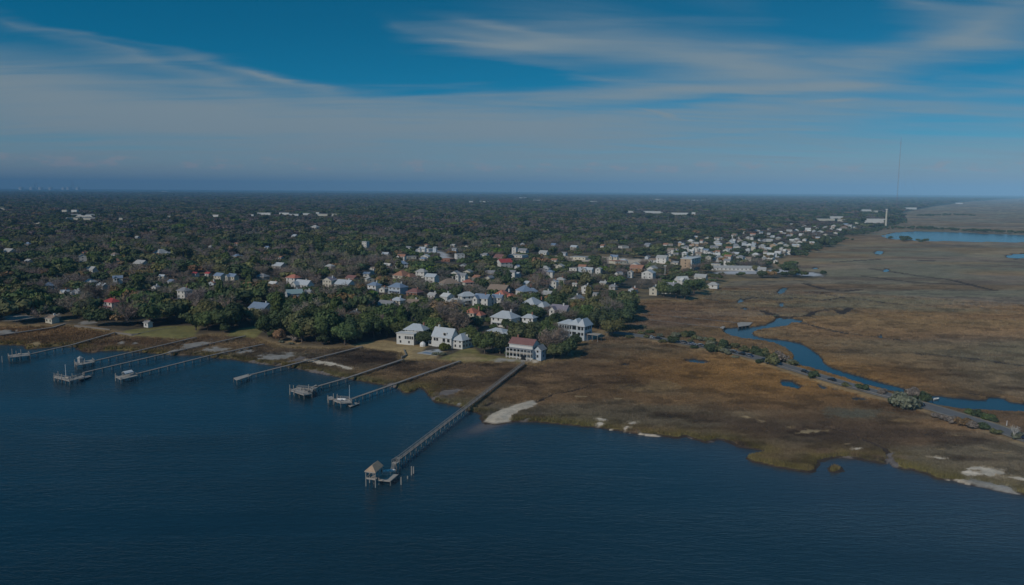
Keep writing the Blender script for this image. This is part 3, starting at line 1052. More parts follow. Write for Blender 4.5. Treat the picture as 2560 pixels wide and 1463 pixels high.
p7 = make_pier('pier with a thin white flagpole and low white swimming float', [(873, 999), (1150, 902)], 2.2, 1.5,
               [([(833, 1001), (842, 995), (872, 997), (880, 1006), (852, 1008)], 2.0, True), ([(819, 992), (830, 991), (836, 998), (822, 999)], 1.8, False)],
               [(834, 984, 999, 2.0), (843.5, 985, 997, 2.0), (851, 990, 999, 2.0), (820, 988, 997, 1.8)])
p8 = make_pier('longest and nearest pier, running out from the red-roofed shore house', [(988, 1154), (1310, 908)], 2.4, 1.25,
               [([(935, 1199), (976, 1203), (996, 1186), (953, 1184)], 1.5, False), ([(980, 1156), (990, 1160), (1000, 1153), (990, 1149)], 2.4, True)], [], rails=True, spacing=4.6)
# lower steps from the long pier down to its platform
st = MB()
a, b = G(985, 1158, 2.4), G(977, 1186, 1.5)
for k in range(9):
    q = a + (b - a) * k / 8
    st.box((q[0], q[1], 2.35 - k * 0.1), (1.3, 0.34, 0.06), 'pier_wood_pale', 0.4)
st.build('steps', p8)
# decks and sheds standing on the pier heads
for (px, py, z, lab) in [(201, 906, 2.1, 'little grey shed with a pointed roof on the pier head beside a V-shaped head')]:
    q = G(px, py, z)
    t = empty('dock_shed', q, R(-28))
    tag(t, lab, 'shed')
    b = MB()
    b.box((0, 0, 1.1), (1.8, 1.8, 2.2), 'grey_paint')
    b.build('wall', t)
    b = MB()
    b.faces([(-1.2, -1.2, 2.2), (1.2, -1.2, 2.2), (1.2, 1.2, 2.2), (-1.2, 1.2, 2.2), (0, 0, 3.4)], [(0, 1, 4), (1, 2, 4), (2, 3, 4), (3, 0, 4), (3, 2, 1, 0)], 'pale_roof')
    b.build('roof', t)
q = G(319, 939, 2.1)
t = empty('boat_cover', q, R(-30))
tag(t, 'white curved boat cover on the square pier head', 'boat cover')
b = MB()
prof = [(-1.4 + 2.8 * i / 8, 1.5 + 0.9 * math.sin(math.pi * i / 8)) for i in range(9)]
vs = [(x, y, z) for y in (-2.2, 2.2) for x, z in prof] + [(x, y, z - 0.1) for y in (-2.2, 2.2) for x, z in prof]
b.faces(vs, [(i, i + 1, 10 + i, 9 + i) for i in range(8)] + [(18 + i, 27 + i, 28 + i, 19 + i) for i in range(8)] + [(18 + i, 19 + i, i + 1, i) for i in range(8)] + [(9 + i, 10 + i, 28 + i, 27 + i) for i in range(8)], 'white_plastic')
b.build('canopy', t)
for sx in (-1.3, 1.3):
    for sy in (-2, 2):
        link('post', TALLPILE, t, (sx, sy, -0.05), 0, (0.4, 0.4, 1.6))
for (px, ytop, ybase, z, host) in [(165, 912, 942, 2.0, 'V-shaped pier head'), (874, 964, 998, 2.0, 'pier head with the low white float')]:
    p = G(px, ybase, z)
    t = empty('flagpole', p)
    tag(t, 'tall white bare flagpole standing on the ' + host, 'flagpole')
    h = (ybase - ytop) / (v_at(px, ybase) / CAM_H)
    link('pole', WHITEPOLE, t, (0, 0, 0), 0, (1.3 if px < 200 else 0.9, 1.3 if px < 200 else 0.9, h))
    b = MB()
    b.tube([(0, 0, h), (0, 0, h + 0.12), (0, 0, h + 0.24)], [0.05, 0.14, 0.03], 'white_plastic', 8)
    b.build('finial', t)
    b = MB()
    b.box((0, 0, 0.12), (0.5, 0.5, 0.24), 'concrete')
    b.build('base', t)
for (poly, lab, mat) in [([(197, 946), (222, 938), (228, 941), (203, 950)], 'low grey floating dock moored beside the V-shaped pier head', 'pier_wood'),
                         ([(867, 1011), (876, 1017), (898, 1009), (890, 1005)], 'low pale swimming float at the foot of the flagpole pier', 'pier_wood_pale')]:
    c = quad(poly, 0.55)
    m = sum(c) / 4
    t = empty('floating_dock', (m[0], m[1], 0))
    tag(t, lab, 'floating dock')
    b = MB()
    b.prism([tuple(p[:2] - m[:2]) for p in c], 0.33, 0.55, mat)
    b.build('deck', t)
    b = MB()
    b.prism([tuple((p[:2] - m[:2]) * 0.93) for p in c], -0.2, 0.329, 'rubber')
    b.build('hull', t)
    for k in (0, 2):
        link('guide_post', PILE, t, tuple(c[k][:2] - m[:2]) + (-1.2,), 0, (1, 1, 3.0))
# gangway from pier 7 to its float
t = empty('gangway', (0, 0, 0))
tag(t, 'narrow pale gangway sloping down to the swimming float', 'gangway')
a, c = G(876, 1003, 2.0), G(877, 1011, 0.6)
b = MB()
b.bar(a, c, 1.3, 0.1, 'pier_wood_pale')
b.build('deck', t)
for s in (-0.6, 0.6):
    b = MB()
    b.bar(a + np.array([s, 0, 0.9]), c + np.array([s, 0, 0.9]), 0.08, 0.08, 'white_plastic')
    for k in (0.02, 0.5, 0.98):
        q = a + (c - a) * k
        b.bar(q + np.array([s, 0, 0]), q + np.array([s, 0, 0.9]), 0.07, 0.07, 'white_plastic')
    b.build('handrail', t)


def bench(px, py, z, label, rz, mat='pier_wood_pale', group='benches on the pier heads'):
    t = empty('bench', G(px, py, z), rz)
    tag(t, label, 'bench', group)
    for k in range(4):
        b = MB()
        b.box((0, -0.24 + k * 0.16, 0.46), (2.0, 0.13, 0.05), mat)
        b.build('slat', t)
    b = MB()
    b.box((0, 0.32, 0.75), (2.0, 0.06, 0.45), mat)
    b.build('backrest', t)
    for s in (-0.85, 0.85):
        b = MB()
        b.box((s, 0, 0.217), (0.1, 0.5, 0.434), mat)
        b.build('leg', t)


for (px, py, z, lab, rz, mat) in [(962, 1193, 1.5, 'pale bench on the low platform of the longest pier, nearer the thatch-coloured boat roof', R(10), 'pier_wood_pale'),
                                  (969, 1190, 1.5, 'pale bench on the low platform of the longest pier, in its middle', R(10), 'pier_wood_pale'),
                                  (758, 975, 2.0, 'dark bench at the back of the crowded pier head', R(-20), 'piling_wood'),
                                  (769, 978, 2.0, 'dark bench in the middle of the crowded pier head', R(-20), 'piling_wood'),
                                  (775, 983, 2.0, 'dark bench at the front corner of the crowded pier head', R(60), 'piling_wood'),
                                  (848, 1002, 2.0, 'white bench on the flagpole pier head, nearer the lift posts', R(-15), 'white_plastic'),
                                  (858, 1002, 2.0, 'white bench on the flagpole pier head, in its middle', R(-15), 'white_plastic'),
                                  (48, 888, 2.2, 'pale bench on the leftmost pier head', R(-15), 'pier_wood_pale'),
                                  (166, 948, 2.0, 'pale bench on the V-shaped pier head by the flagpole', R(-20), 'pier_wood_pale'),
                                  (186, 944, 2.0, 'pale bench on the longer arm of the V-shaped pier head', R(30), 'pier_wood_pale')]:
    bench(px, py, z, lab, rz, mat)


def skiff(px, py, z, label, rz, L=4.2, mat='white_plastic', name='skiff'):
    t = empty(name, G(px, py, z), rz)
    tag(t, label, 'boat')
    b = MB()
    st, n = [], 9
    for i in range(n):
        u = i / (n - 1)
        w = 0.82 * (1 - max(0, (u - 0.45) / 0.55) ** 2.2) * (0.86 + 0.14 * min(1, u * 4))
        st.append((-L / 2 + L * u, max(w, 0.03), 0.62 + 0.25 * u * u, 0.12 + 0.4 * max(0, u - 0.6) ** 1.5))
    vs = []
    for x, w, top, kz in st:
        vs += [(x, -w, top), (x, -w * 0.75, kz + 0.12), (x, 0, kz - 0.1), (x, w * 0.75, kz + 0.12), (x, w, top)]
    fs = []
    for i in range(n - 1):
        for j in range(4):
            fs.append((i * 5 + j, (i + 1) * 5 + j, (i + 1) * 5 + j + 1, i * 5 + j + 1))
    fs.append((0, 1, 2, 3, 4))
    b.faces(vs, fs, mat)
    b.build('hull', t)
    for x in (-0.9, 0.4):
        b = MB()
        b.box((x, 0, 0.5), (0.32, 1.3, 0.05), 'pier_wood_pale')
        b.build('thwart', t)
    b = MB()
    b.box((-L / 2 - 0.15, 0, 0.62), (0.3, 0.32, 0.75), 'rubber')
    b.build('outboard_motor', t)


skiff(972, 1181, 1.55, 'small white skiff lying on the platform of the longest pier', R(12))
skiff(2340, 1000, -0.15, 'lone white skiff moored on the blue creek beyond the causeway', R(20), 3.6)

# boat shelter at the head of the longest pier: shingled hip roof on tall posts
ez = 5.0
A, B, C = [G(x, y, ez) for x, y in ((911, 1178), (938.6, 1182), (959, 1164))]
mid = (A + C) / 2
ux, uy = (B - A) / 2, (C - B) / 2
t = empty('boat_shelter', (mid[0], mid[1], 0))
tag(t, 'open boat shelter with a tan shingled roof at the tip of the longest pier', 'boat shelter')
cr = [(-ux - uy), (ux - uy), (ux + uy), (-ux + uy)]
r1, r2 = -uy * 0.45, uy * 0.9
b = MB()
V = [tuple(c[:2]) + (ez,) for c in cr] + [tuple(r1[:2]) + (ez + 1.55,), tuple(r2[:2]) + (ez + 1.55,)]
b.faces(V, [(0, 1, 4), (1, 2, 5, 4), (2, 3, 5), (3, 0, 4, 5)], 'shingle_tan')
b.faces([(x, y, z - 0.12) for x, y, z in V], [(4, 1, 0), (4, 5, 2, 1), (5, 3, 2), (5, 4, 0, 3)], 'piling_wood')
b.build('roof', t)
b = MB()
for i in range(4):
    c, d = cr[i] * 0.99, cr[(i + 1) % 4] * 0.99
    b.bar(tuple(c[:2]) + (ez - 0.16,), tuple(d[:2]) + (ez - 0.16,), 0.1, 0.26, 'pier_wood_pale')
b.build('fascia', t)
for c in cr + [(cr[1] + cr[2]) / 2, (cr[0] + cr[3]) / 2]:
    link('post', TALLPILE, t, (c[0] * 0.86, c[1] * 0.86, -1.2), 0, (0.85, 0.85, ez + 1.15))
b = MB()
b.prism([tuple(c[:2] * 0.6) for c in cr], 1.9, 2.05, 'pier_wood_pale')
for i in (0, 3):
    b.bar(tuple(cr[i][:2] * 0.85) + (2.6,), tuple(cr[(i + 1) % 4][:2] * 0.85) + (2.6,), 0.12, 0.5, 'pier_wood_pale')
b.build('lift_cradle', t)
for (px, ytop, ybase, lab) in [(1003, 1192, 1212, 'bare mooring pile standing alone nearest the longest pier platform'),
                               (1029, 1165, 1188, 'leaning pair mooring pile, taller one beside the longest pier'),
                               (1034, 1166, 1184, 'leaning pair mooring pile, shorter one beside the longest pier'),
                               (1019, 1190, 1197, 'short stump of a mooring pile between its taller neighbours'),
                               (6, 890, 906, 'lone mooring pile off the leftmost pier head at the frame edge')]:
    p = G(px, ybase, 0)
    h = (ybase - ytop) / (v_at(px, ybase) / CAM_H)
    o = link('mooring_pile', TALLPILE, None, (p[0], p[1], -1.0), 0, (1.2, 1.2, h + 1.0))
    tag(o, lab, 'pile', 'mooring piles off the pier heads')
# marsh boardwalks
make_pier('grey boardwalk over the tawny marsh to the small creek dock, farther one', [(1853, 807), (1590, 782)], 1.3, 1.2, [([(1843, 808), (1852, 805), (1882, 806), (1874, 813), (1846, 817)], 1.5, False)], [],
          'boardwalks across the marsh', False, 8.0, 'piling_wood', -0.5, 'boardwalk')
make_pier('grey boardwalk over the tawny marsh, nearer one, ending in a square stage', [(1806, 818), (1750, 814), (1592, 795)], 1.3, 1.0, [([(1800, 819), (1806, 815), (1813, 817), (1808, 822)], 1.6, False)], [],
          'boardwalks across the marsh', False, 8.0, 'piling_wood', -0.5, 'boardwalk')
make_pier('low grey boardwalk crossing the marsh at the left frame edge', [(-60, 846), (132, 818), (184, 802)], 2.0, 1.8, [], [], 'boardwalks across the marsh', False, 7.0, 'pier_wood', -0.5, 'boardwalk')

# ------------------------------------------------------------------ causeway road
def strip(name, pts, half, z, mat, kind='structure', off=0.0):
    """flat ribbon along a plan line"""
    pts = np.asarray(pts)
    # resample
    seg = np.linalg.norm(np.diff(pts, axis=0), axis=1)
    s = np.concatenate([[0], np.cumsum(seg)])
    t = np.arange(0, s[-1], 6.0)
    q = np.stack([np.interp(t, s, pts[:, 0]), np.interp(t, s, pts[:, 1])], 1)
    for _ in range(6):
        q[1:-1] = q[1:-1] * 0.5 + (q[:-2] + q[2:]) * 0.25
    d = np.gradient(q, axis=0)
    d /= np.linalg.norm(d, axis=1)[:, None]
    n = np.stack([-d[:, 1], d[:, 0]], 1)
    b = MB()
    L, Rr = q + n * (off + half), q + n * (off - half)
    vs = [(*p, z) for p in L] + [(*p, z) for p in Rr]
    k = len(q)
    b.faces(vs, [(i, k + i, k + i + 1, i + 1) for i in range(k - 1)], mat)
    o = b.build(name)
    if kind:
        structure(o, kind)
    return q, n


plain('shoulder_gravel', (0.27, 0.24, 0.20), 0.95, 0.35, scale=0.4)
RQ, RN = strip('road', P_ROAD, 3.6, 1.72, 'asphalt')
strip('road_shoulder', P_ROAD, 0.7, 1.724, 'shoulder_gravel', off=-4.3)
strip('road_shoulder', P_ROAD, 0.5, 1.724, 'shoulder_gravel', off=4.1)
t = empty('guard_rail', (0, 0, 0))
tag(t, 'long pale low guard rail along the near edge of the causeway road', 'guard rail')
side = -1 if RN[len(RN) // 2][1] > 0 else 1
sel = [i for i in range(len(RQ)) if 1900 < P(RQ[i][0], RQ[i][1], 1.7)[0] < 2300]
b = MB()
for i, j in zip(sel[:-1], sel[1:]):
    a, c = RQ[i] + RN[i] * side * 4.0, RQ[j] + RN[j] * side * 4.0
    b.bar((*a, 2.3), (*c, 2.3), 0.1, 0.22, 'pale_bark')
b.build('rail', t)
for i in sel:
    a = RQ[i] + RN[i] * side * 3.9
    link('post', PILE, t, (a[0], a[1], 1.6), 0, (0.6, 0.6, 0.9))

# riprap along the causeway's near flank
rock_b = MB()
for k, (x, y, z) in enumerate([(-.6, -.4, 0), (.5, -.5, 0), (.7, .4, 0), (-.5, .6, 0), (-.35, -.25, .5), (.4, -.3, .45), (.35, .35, .4), (-.3, .4, .5)]):
    rock_b.v.append((x, y, z))
rock_b.f = [(0, 1, 5, 4), (1, 2, 6, 5), (2, 3, 7, 6), (3, 0, 4, 7), (4, 5, 6, 7)]
rock_b.mi = [rock_b.mat('rock')] * 5
ROCK = rock_b.data('boulder')


# ------------------------------------------------------------------ cars on the causeway
def car_meshes(mat):
    body = MB()
    prof = [(-2.15, 0.35), (-2.2, 0.75), (-1.95, 0.95), (-1.2, 1.0), (0.75, 0.98), (1.85, 0.85), (2.15, 0.65), (2.15, 0.35)]
    w = 0.86
    vs = [(x, -w, z) for x, z in prof] + [(x, w, z) for x, z in prof]
    n = len(prof)
    body.faces(vs, [tuple(range(n - 1, -1, -1)), tuple(range(n, 2 * n))] + [(i, (i + 1) % n, n + (i + 1) % n, n + i) for i in range(n)], mat)
    cab = MB()
    lo = [(-1.75, -0.8, 0.985), (0.95, -0.8, 0.985), (0.95, 0.8, 0.985), (-1.75, 0.8, 0.985)]
    hi = [(-1.35, -0.64, 1.46), (0.25, -0.64, 1.46), (0.25, 0.64, 1.46), (-1.35, 0.64, 1.46)]
    cab.faces(lo + hi, [(0, 1, 5, 4), (1, 2, 6, 5), (2, 3, 7, 6), (3, 0, 4, 7)], 'dark_glass')
    roof = MB()
    roof.prism([(-1.38, -0.66), (0.28, -0.66), (0.28, 0.66), (-1.38, 0.66)], 1.46, 1.52, mat)
    wheel = MB()
    wheel.tube([(0, -0.1, 0), (0, 0.1, 0)], [0.33, 0.33], 'rubber', 12)
    lamp = MB()
    lamp.box((0, 0, 0), (0.05, 0.3, 0.14), 'white_plastic')
    return body.data('body'), cab.data('cabin'), roof.data('roof'), wheel.data('wheel'), lamp.data('headlight')


CARS = {k: car_meshes('car_' + k) for k in ('black', 'blue', 'grey', 'white', 'silver')}


def car(px, py, colour, label, flip=False, off=0.0, z=1.73):
    p = G(px, py, z)
    i = int(np.argmin(((RQ - p[:2]) ** 2).sum(1)))
    q = RQ[i] + RN[i] * off
    d = np.array([RN[i][1], -RN[i][0]])
    t = empty('parked_car', (q[0], q[1], z + 0.01), math.atan2(d[1], d[0]) + (math.pi if flip else 0))
    tag(t, label, 'car', 'cars on the causeway')
    bd, cb, rf, wh, lm = CARS[colour]
    link('body', bd, t)
    link('cabin', cb, t)
    link('roof', rf, t)
    for x in (-1.35, 1.35):
        for y in (-0.8, 0.8):
            link('wheel', wh, t, (x, y, 0.33))
    for y in (-0.6, 0.6):
        link('headlight', lm, t, (2.17, y, 0.68))


near = side
car(2308, 1013, 'black', 'black car on the causeway beside the big grey-green bush', False, near * 1.6)
car(2553, 1090, 'blue', 'dark blue car at the right frame edge on the causeway', True, near * 1.6)
car(1909, 900, 'black', 'black car on the causeway under the large grey bush', False, near * 1.5)
for k, (px, col, lab) in enumerate([(1636, 'silver', 'silver car parked first on the causeway past the woods'), (1648, 'black', 'black car parked second on the causeway past the woods'),
                                    (1702, 'black', 'black car at the head of the parked row on the sandy causeway bend'), (1714, 'grey', 'grey car second in the parked row on the sandy causeway bend'),
                                    (1726, 'silver', 'silver car third in the parked row on the sandy causeway bend'), (1738, 'blue', 'dark blue car fourth in the parked row on the sandy causeway bend'),
                                    (1750, 'grey', 'grey car fifth in the parked row on the sandy causeway bend'), (1761, 'white', 'white car ending the parked row on the sandy causeway bend'),
                                    (1832, 'grey', 'grey car first of the row between bushes on the causeway'), (1846, 'silver', 'silver car second of the row between bushes on the causeway'),
                                    (1860, 'black', 'black car third of the row between bushes on the causeway'), (1874, 'grey', 'grey car fourth of the row between bushes on the causeway'),
                                    (1886, 'blue', 'dark blue car last of the row between bushes on the causeway'), (2012, 'black', 'black car driving beside the pale guard rail, first'),
                                    (2092, 'black', 'black car driving beside the pale guard rail, second')]):
    y = float(np.interp(px, [r[0] for r in ROAD], [r[1] for r in ROAD]))
    car(px, y, col, lab, k % 2 == 0, near * (1.8 if px < 1990 else 1.2))

# ------------------------------------------------------------------ houses
GROUND_UP = 2.0
WIN = {}


def window_data(wall='white_paint'):
    if 'w' not in WIN:
        b = MB()
        b.box((0, -0.02, 0), (1.0, 0.08, 1.0), 'white_paint')
        WIN['w'] = b.data('window')
        b = MB()
        b.box((0, -0.075, 0), (0.92, 0.04, 0.93), 'dark_glass')
        WIN['p'] = b.data('pane')
    return WIN['w'], WIN['p']


def add_window(parent, x, y, z, w, h, rz=0.0, frame=True):
    wd, pd = window_data()
    if frame:
        o = link('window', wd, parent, (x, y, z), rz, (w, 1, h))
        link('pane', pd, o)
    else:
        link('window', pd, parent, (x, y, z), rz, (w, 1, h))


def roof_mesh(b, kind, x0, x1, y0, y1, z, rh, mat, over=0.5, wallmat=None, axis='x', th=0.18):
    """pitched roof over a rectangle; gable ends filled with the wall's material"""
    X0, X1, Y0, Y1 = x0 - over, x1 + over, y0 - over, y1 + over
    zo = z - over * rh / max(0.1, min(x1 - x0, y1 - y0) / 2) * 0.6
    ym, xm = (y0 + y1) / 2, (x0 + x1) / 2
    if kind == 'gable':
        if axis == 'x':
            top = [(X0, ym, z + rh), (X1, ym, z + rh)]
            vs = [(X0, Y0, zo), (X1, Y0, zo), (X1, Y1, zo), (X0, Y1, zo)] + top
            fs = [(0, 1, 5, 4), (2, 3, 4, 5)]
            ends = [[(x0, y0, z), (x0, y1, z), (x0, ym, z + rh - 0.05)], [(x1, y0, z), (x1, y1, z), (x1, ym, z + rh - 0.05)]]
        else:
            top = [(xm, Y0, z + rh), (xm, Y1, z + rh)]
            vs = [(X0, Y0, zo), (X1, Y0, zo), (X1, Y1, zo), (X0, Y1, zo)] + top
            fs = [(0, 4, 5, 3), (1, 2, 5, 4)]
            ends = [[(x0, y0, z), (x1, y0, z), (xm, y0, z + rh - 0.05)], [(x0, y1, z), (x1, y1, z), (xm, y1, z + rh - 0.05)]]
    elif kind == 'hip':
        w, d = X1 - X0, Y1 - Y0
        if w >= d:
            k = d / 2 * 0.9
            top = [(X0 + k, ym, z + rh), (X1 - k, ym, z + rh)]
            fs = [(0, 1, 5, 4), (1, 2, 5), (2, 3, 4, 5), (3, 0, 4)]
        else:
            k = w / 2 * 0.9
            top = [(xm, Y0 + k, z + rh), (xm, Y1 - k, z + rh)]
            fs = [(0, 1, 4), (1, 2, 5, 4), (2, 3, 5), (3, 0, 4, 5)]
        vs = [(X0, Y0, zo), (X1, Y0, zo), (X1, Y1, zo), (X0, Y1, zo)] + top
        ends = []
    else:  # flat with a low parapet
        b.prism([(X0, Y0), (X1, Y0), (X1, Y1), (X0, Y1)], z, z + 0.3, mat)
        return
    b.faces(vs, fs, mat)
    b.faces([(x, y, q - th) for x, y, q in vs], [f[::-1] for f in fs], mat)
    n = 4
    b.faces([vs[i] for i in range(4)] + [(vs[i][0], vs[i][1], vs[i][2] - th) for i in range(4)], [(i, n + i, n + (i + 1) % 4, (i + 1) % 4) for i in range(4)], 'white_paint')
    if ends and wallmat:
        for e in ends:
            b.poly(e, wallmat)


def block(parent, x0, x1, y0, y1, z1, wall, roof, kind, rh, axis='x', wins=None, storeys=2, z0=-0.6, frame=True, faces='fl', over=0.5, wh=1.5, ww=1.15, gap=2.9):
    """one rectangular part of a house: walls, roof, rows of windows"""
    w = MB()
    w.prism([(x0, y0), (x1, y0), (x1, y1), (x0, y1)], z0, z1, wall)
    w.build('wall', parent)
    r = MB()
    roof_mesh(r, kind, x0, x1, y0, y1, z1, rh, roof, over, wall, axis)
    r.build('roof', parent)
    if wins == 0:
        return
    for s in range(storeys):
        z = 1.75 + s * (z1 / storeys)
        if z + 0.9 > z1:
            z = z1 - 1.2
        n = max(1, int((x1 - x0) / gap))
        if 'f' in faces:
            for i in range(n):
                add_window(parent, x0 + (x1 - x0) * (i + 0.5) / n, y0, z, ww, wh, 0, frame)
        m = max(1, int((y1 - y0) / gap))
        for side, x, rz in (('r', x1, math.pi / 2), ('l', x0, -math.pi / 2)):
            if side in faces:
                for i in range(m):
                    add_window(parent, x, y0 + (y1 - y0) * (i + 0.5) / m, z, ww, wh, rz, frame)


def chimney(parent, x, y, z, mat='brick'):
    b = MB()
    b.box((x, y, z), (0.9, 0.9, 2.4), mat)
    b.box((x, y, z + 1.28), (1.1, 1.1, 0.16), mat)
    b.build('chimney', parent)


HOUSE_RECTS = []      # what is seen of each house, with its distance: trees keep clear of it
LANDMARKS = []        # (px, py, distance, phrase)


def seen(x0, y0, x1, y1, d):
    HOUSE_RECTS.append((x0, y0, x1, y1, d))


# --- the five shore houses
def at_base(px, py, z=GROUND_UP):
    return G(px, py, z)


o = at_base(1018, 860)
h = empty('house', o, R(-20))
tag(h, 'white house with a flat-topped front wing and grey hip roof, leftmost on the shore', 'house')
block(h, -5.6, 5.6, -2.5, 4, 6.4, 'white_paint', 'white_paint', 'flat', 0.3, wins=0, over=0.35)
for i in range(5):
    add_window(h, 0.2 + i * 1.15, -2.5, 4.3, 0.9, 1.9)
add_window(h, -3.6, -2.5, 4.2, 1.2, 1.6)
add_window(h, -3.0, -2.5, 1.7, 1.1, 1.5)
add_window(h, 2.5, -2.5, 1.7, 1.1, 1.5)
block(h, -3.6, 8.2, 4.02, 12, 8.2, 'white_paint', 'metal_roof', 'hip', 2.8, storeys=3, faces='r', over=0.9)
add_window(h, -2.6, 4.0, 7.5, 1.0, 1.0)
add_window(h, 2.2, 4.0, 7.5, 1.0, 1.0)
chimney(h, 6.0, 10, 10.2)
seen(992, 808, 1072, 864, 470)
LANDMARKS.append((1030, 840, 472, 'the leftmost white shore house'))

o = at_base(1098, 868)
h = empty('house', o, R(-32))
tag(h, 'tall white shore house with a steep pale roof and dark square windows', 'house')
block(h, -5.2, 8.6, 0, 7.0, 6.2, 'white_paint', 'metal_roof', 'gable', 4.9, wins=0, over=0.4)
block(h, -8.6, -5.25, 0.8, 6, 5.8, 'white_paint', 'white_paint', 'flat', 0.2, wins=0, over=0.15)
for x, z, w_, h_ in [(-7, 4.2, 1.9, 2.1), (-7, 1.5, 1.6, 1.3), (-3.2, 4.4, 1.5, 1.8), (-1.4, 4.4, 1.5, 1.8), (3.4, 4.4, 1.9, 2.0), (6.6, 4.4, 1.9, 2.0), (3.4, 1.6, 1.8, 1.7), (6.6, 1.6, 1.4, 1.4)]:
    add_window(h, x, 0.8 if x < -5 else 0, z, w_, h_)
d = MB()                                                       # roof dormer
d.prism([(2.4, 0.4), (5.0, 0.4), (5.0, 3.0), (2.4, 3.0)], 6.6, 8.7, 'white_paint')
d.build('dormer', h)
add_window(h, 3.7, 0.4, 7.8, 1.8, 1.5)
block(h, 8.65, 15.2, 1.6, 19, 5.4, 'white_paint', 'metal_roof', 'hip', 3.0, storeys=2, faces='fr', axis='y', over=0.6)
d = MB()
d.prism([(12.2, 8.0), (14.4, 8.0), (14.4, 10.0), (12.2, 10.0)], 5.9, 7.6, 'white_paint')
d.build('dormer', h)
add_window(h, 14.4, 9, 6.9, 1.2, 1.2, math.pi / 2)
chimney(h, -2.5, 3.5, 11.0, 'white_paint')
seen(1070, 812, 1182, 872, 455)
LANDMARKS.append((1110, 845, 470, 'the steep-roofed white shore house'))

o = at_base(1243, 846)
h = empty('house', o, R(-30))
tag(h, 'low pale bungalow with flat bluish roofs behind the steep-roofed shore house', 'house')
block(h, -9, 2, 3, 11, 3.6, 'white_paint', 'metal_roof', 'hip', 1.6, storeys=1, faces='f', over=0.7)
block(h, 2.5, 11, 0, 8, 3.2, 'white_paint', 'metal_roof', 'hip', 1.3, storeys=1, faces='fr', over=0.7)
seen(1190, 818, 1264, 840, 500)
LANDMARKS.append((1240, 830, 505, 'the low pale bungalow'))

o = at_base(1298, 897)
h = empty('house', o, R(-30))
tag(h, 'red-roofed white shore house with a two-storey colonnaded porch', 'house')
block(h, -7.2, 7.2, 1.6, 9.5, 7.7, 'white_paint', 'dark_red_roof', 'gable', 2.7, wins=0, over=0.5)
p = MB()                                                       # porch floors, roof and colonnade
p.prism([(-7.8, -1.2), (7.6, -1.2), (7.6, 1.6), (-7.8, 1.6)], 5.3, 5.5, 'grey_roof')
p.prism([(-7.8, -1.2), (7.6, -1.2), (7.6, 1.6), (-7.8, 1.6)], 2.9, 3.1, 'pier_wood_pale')
p.build('porch', h)
for i in range(8):
    c = MB()
    c.box((-7.5 + i * 2.13, -1.0, 2.35), (0.32, 0.32, 5.85), 'white_paint')
    c.build('column', h)
for z in (3.7, 0.8):
    r_ = MB()
    r_.bar((-7.7, -1.1, z + 0.35), (7.5, -1.1, z + 0.35), 0.1, 0.1, 'white_paint')
    r_.bar((-7.7, -1.1, z - 0.2), (7.5, -1.1, z - 0.2), 0.06, 0.5, 'pier_wood_pale')
    r_.build('railing', h)
for i in range(6):
    add_window(h, -6 + i * 2.4, 1.6, 4.2, 1.2, 1.6)
    add_window(h, -6 + i * 2.4, 1.6, 1.5, 1.2, 1.8)
g_ = MB()
g_.box((3.2, -1.25, 1.2), (2.6, 0.1, 2.4), 'dark_glass')
g_.build('garage_door', h)
block(h, 7.22, 11.4, 3.5, 9, 5.4, 'pale_blue_paint', 'grey_roof', 'gable', 2.2, storeys=2, faces='fr', axis='y')
chimney(h, -4.6, 7.0, 10.2)
seen(1262, 838, 1362, 900, 435)
LANDMARKS.append((1305, 870, 440, 'the red-roofed shore house'))

o = at_base(1436, 843)
h = empty('house', o, R(-33))
tag(h, 'bluish-white villa with twin rows of dark windows and triple-peaked metal roof', 'house')
W_ = 9.2
w = MB()
w.prism([(-W_, -4.5), (W_, -4.5), (W_, 5.5), (-W_, 5.5)], -1.2, 8.8, 'pale_blue_paint')
w.build('wall', h)
r = MB()
roof_mesh(r, 'hip', -W_, 1.0, -4.5, 5.5, 8.8, 2.0, 'metal_roof', 0.7)
r.build('roof', h)
r = MB()
roof_mesh(r, 'hip', -1.5, 5.2, -4.7, 5.6, 8.85, 3.1, 'metal_roof', 0.6)
r.build('roof', h)
r = MB()
roof_mesh(r, 'hip', 4.6, W_, -4.6, 5.5, 8.8, 3.7, 'metal_roof', 0.7)
r.build('roof', h)
for z, hh in ((6.7, 2.2), (3.3, 1.8)):
    for i in range(5):
        add_window(h, -7.2 + i * 1.7, -4.5, z, 1.3, hh)
    add_window(h, 2.2, -4.5, z, 2.9, hh + 0.2)
    add_window(h, 5.6, -4.5, z, 2.0, hh)
    add_window(h, 7.8, -4.5, z, 1.5, hh)
    for i in range(3):
        add_window(h, W_, -2.4 + i * 2.6, z, 1.8, hh, math.pi / 2)
p = MB()
p.prism([(W_ + 0.02, -2), (W_ + 8, -2), (W_ + 8, 4), (W_ + 0.02, 4)], 3.0, 3.3, 'pier_wood_pale')
p.build('deck', h)
for x in (W_ + 0.6, W_ + 4, W_ + 7.6):
    for y in (-1.7, 3.7):
        link('post', TALLPILE, h, (x, y, -1), 0, (0.9, 0.9, 4.0))
s_ = MB()
for k in range(8):
    s_.box((-1.5 + k * 0.5, -5.2 - k * 0.12, 0.2 + 0.0), (0.48, 1.4, 2.8 - k * 0.34), 'white_paint')
s_.build('steps', h)
seen(1398, 792, 1510, 850, 500)
LANDMARKS.append((1440, 820, 505, 'the triple-peaked villa'))


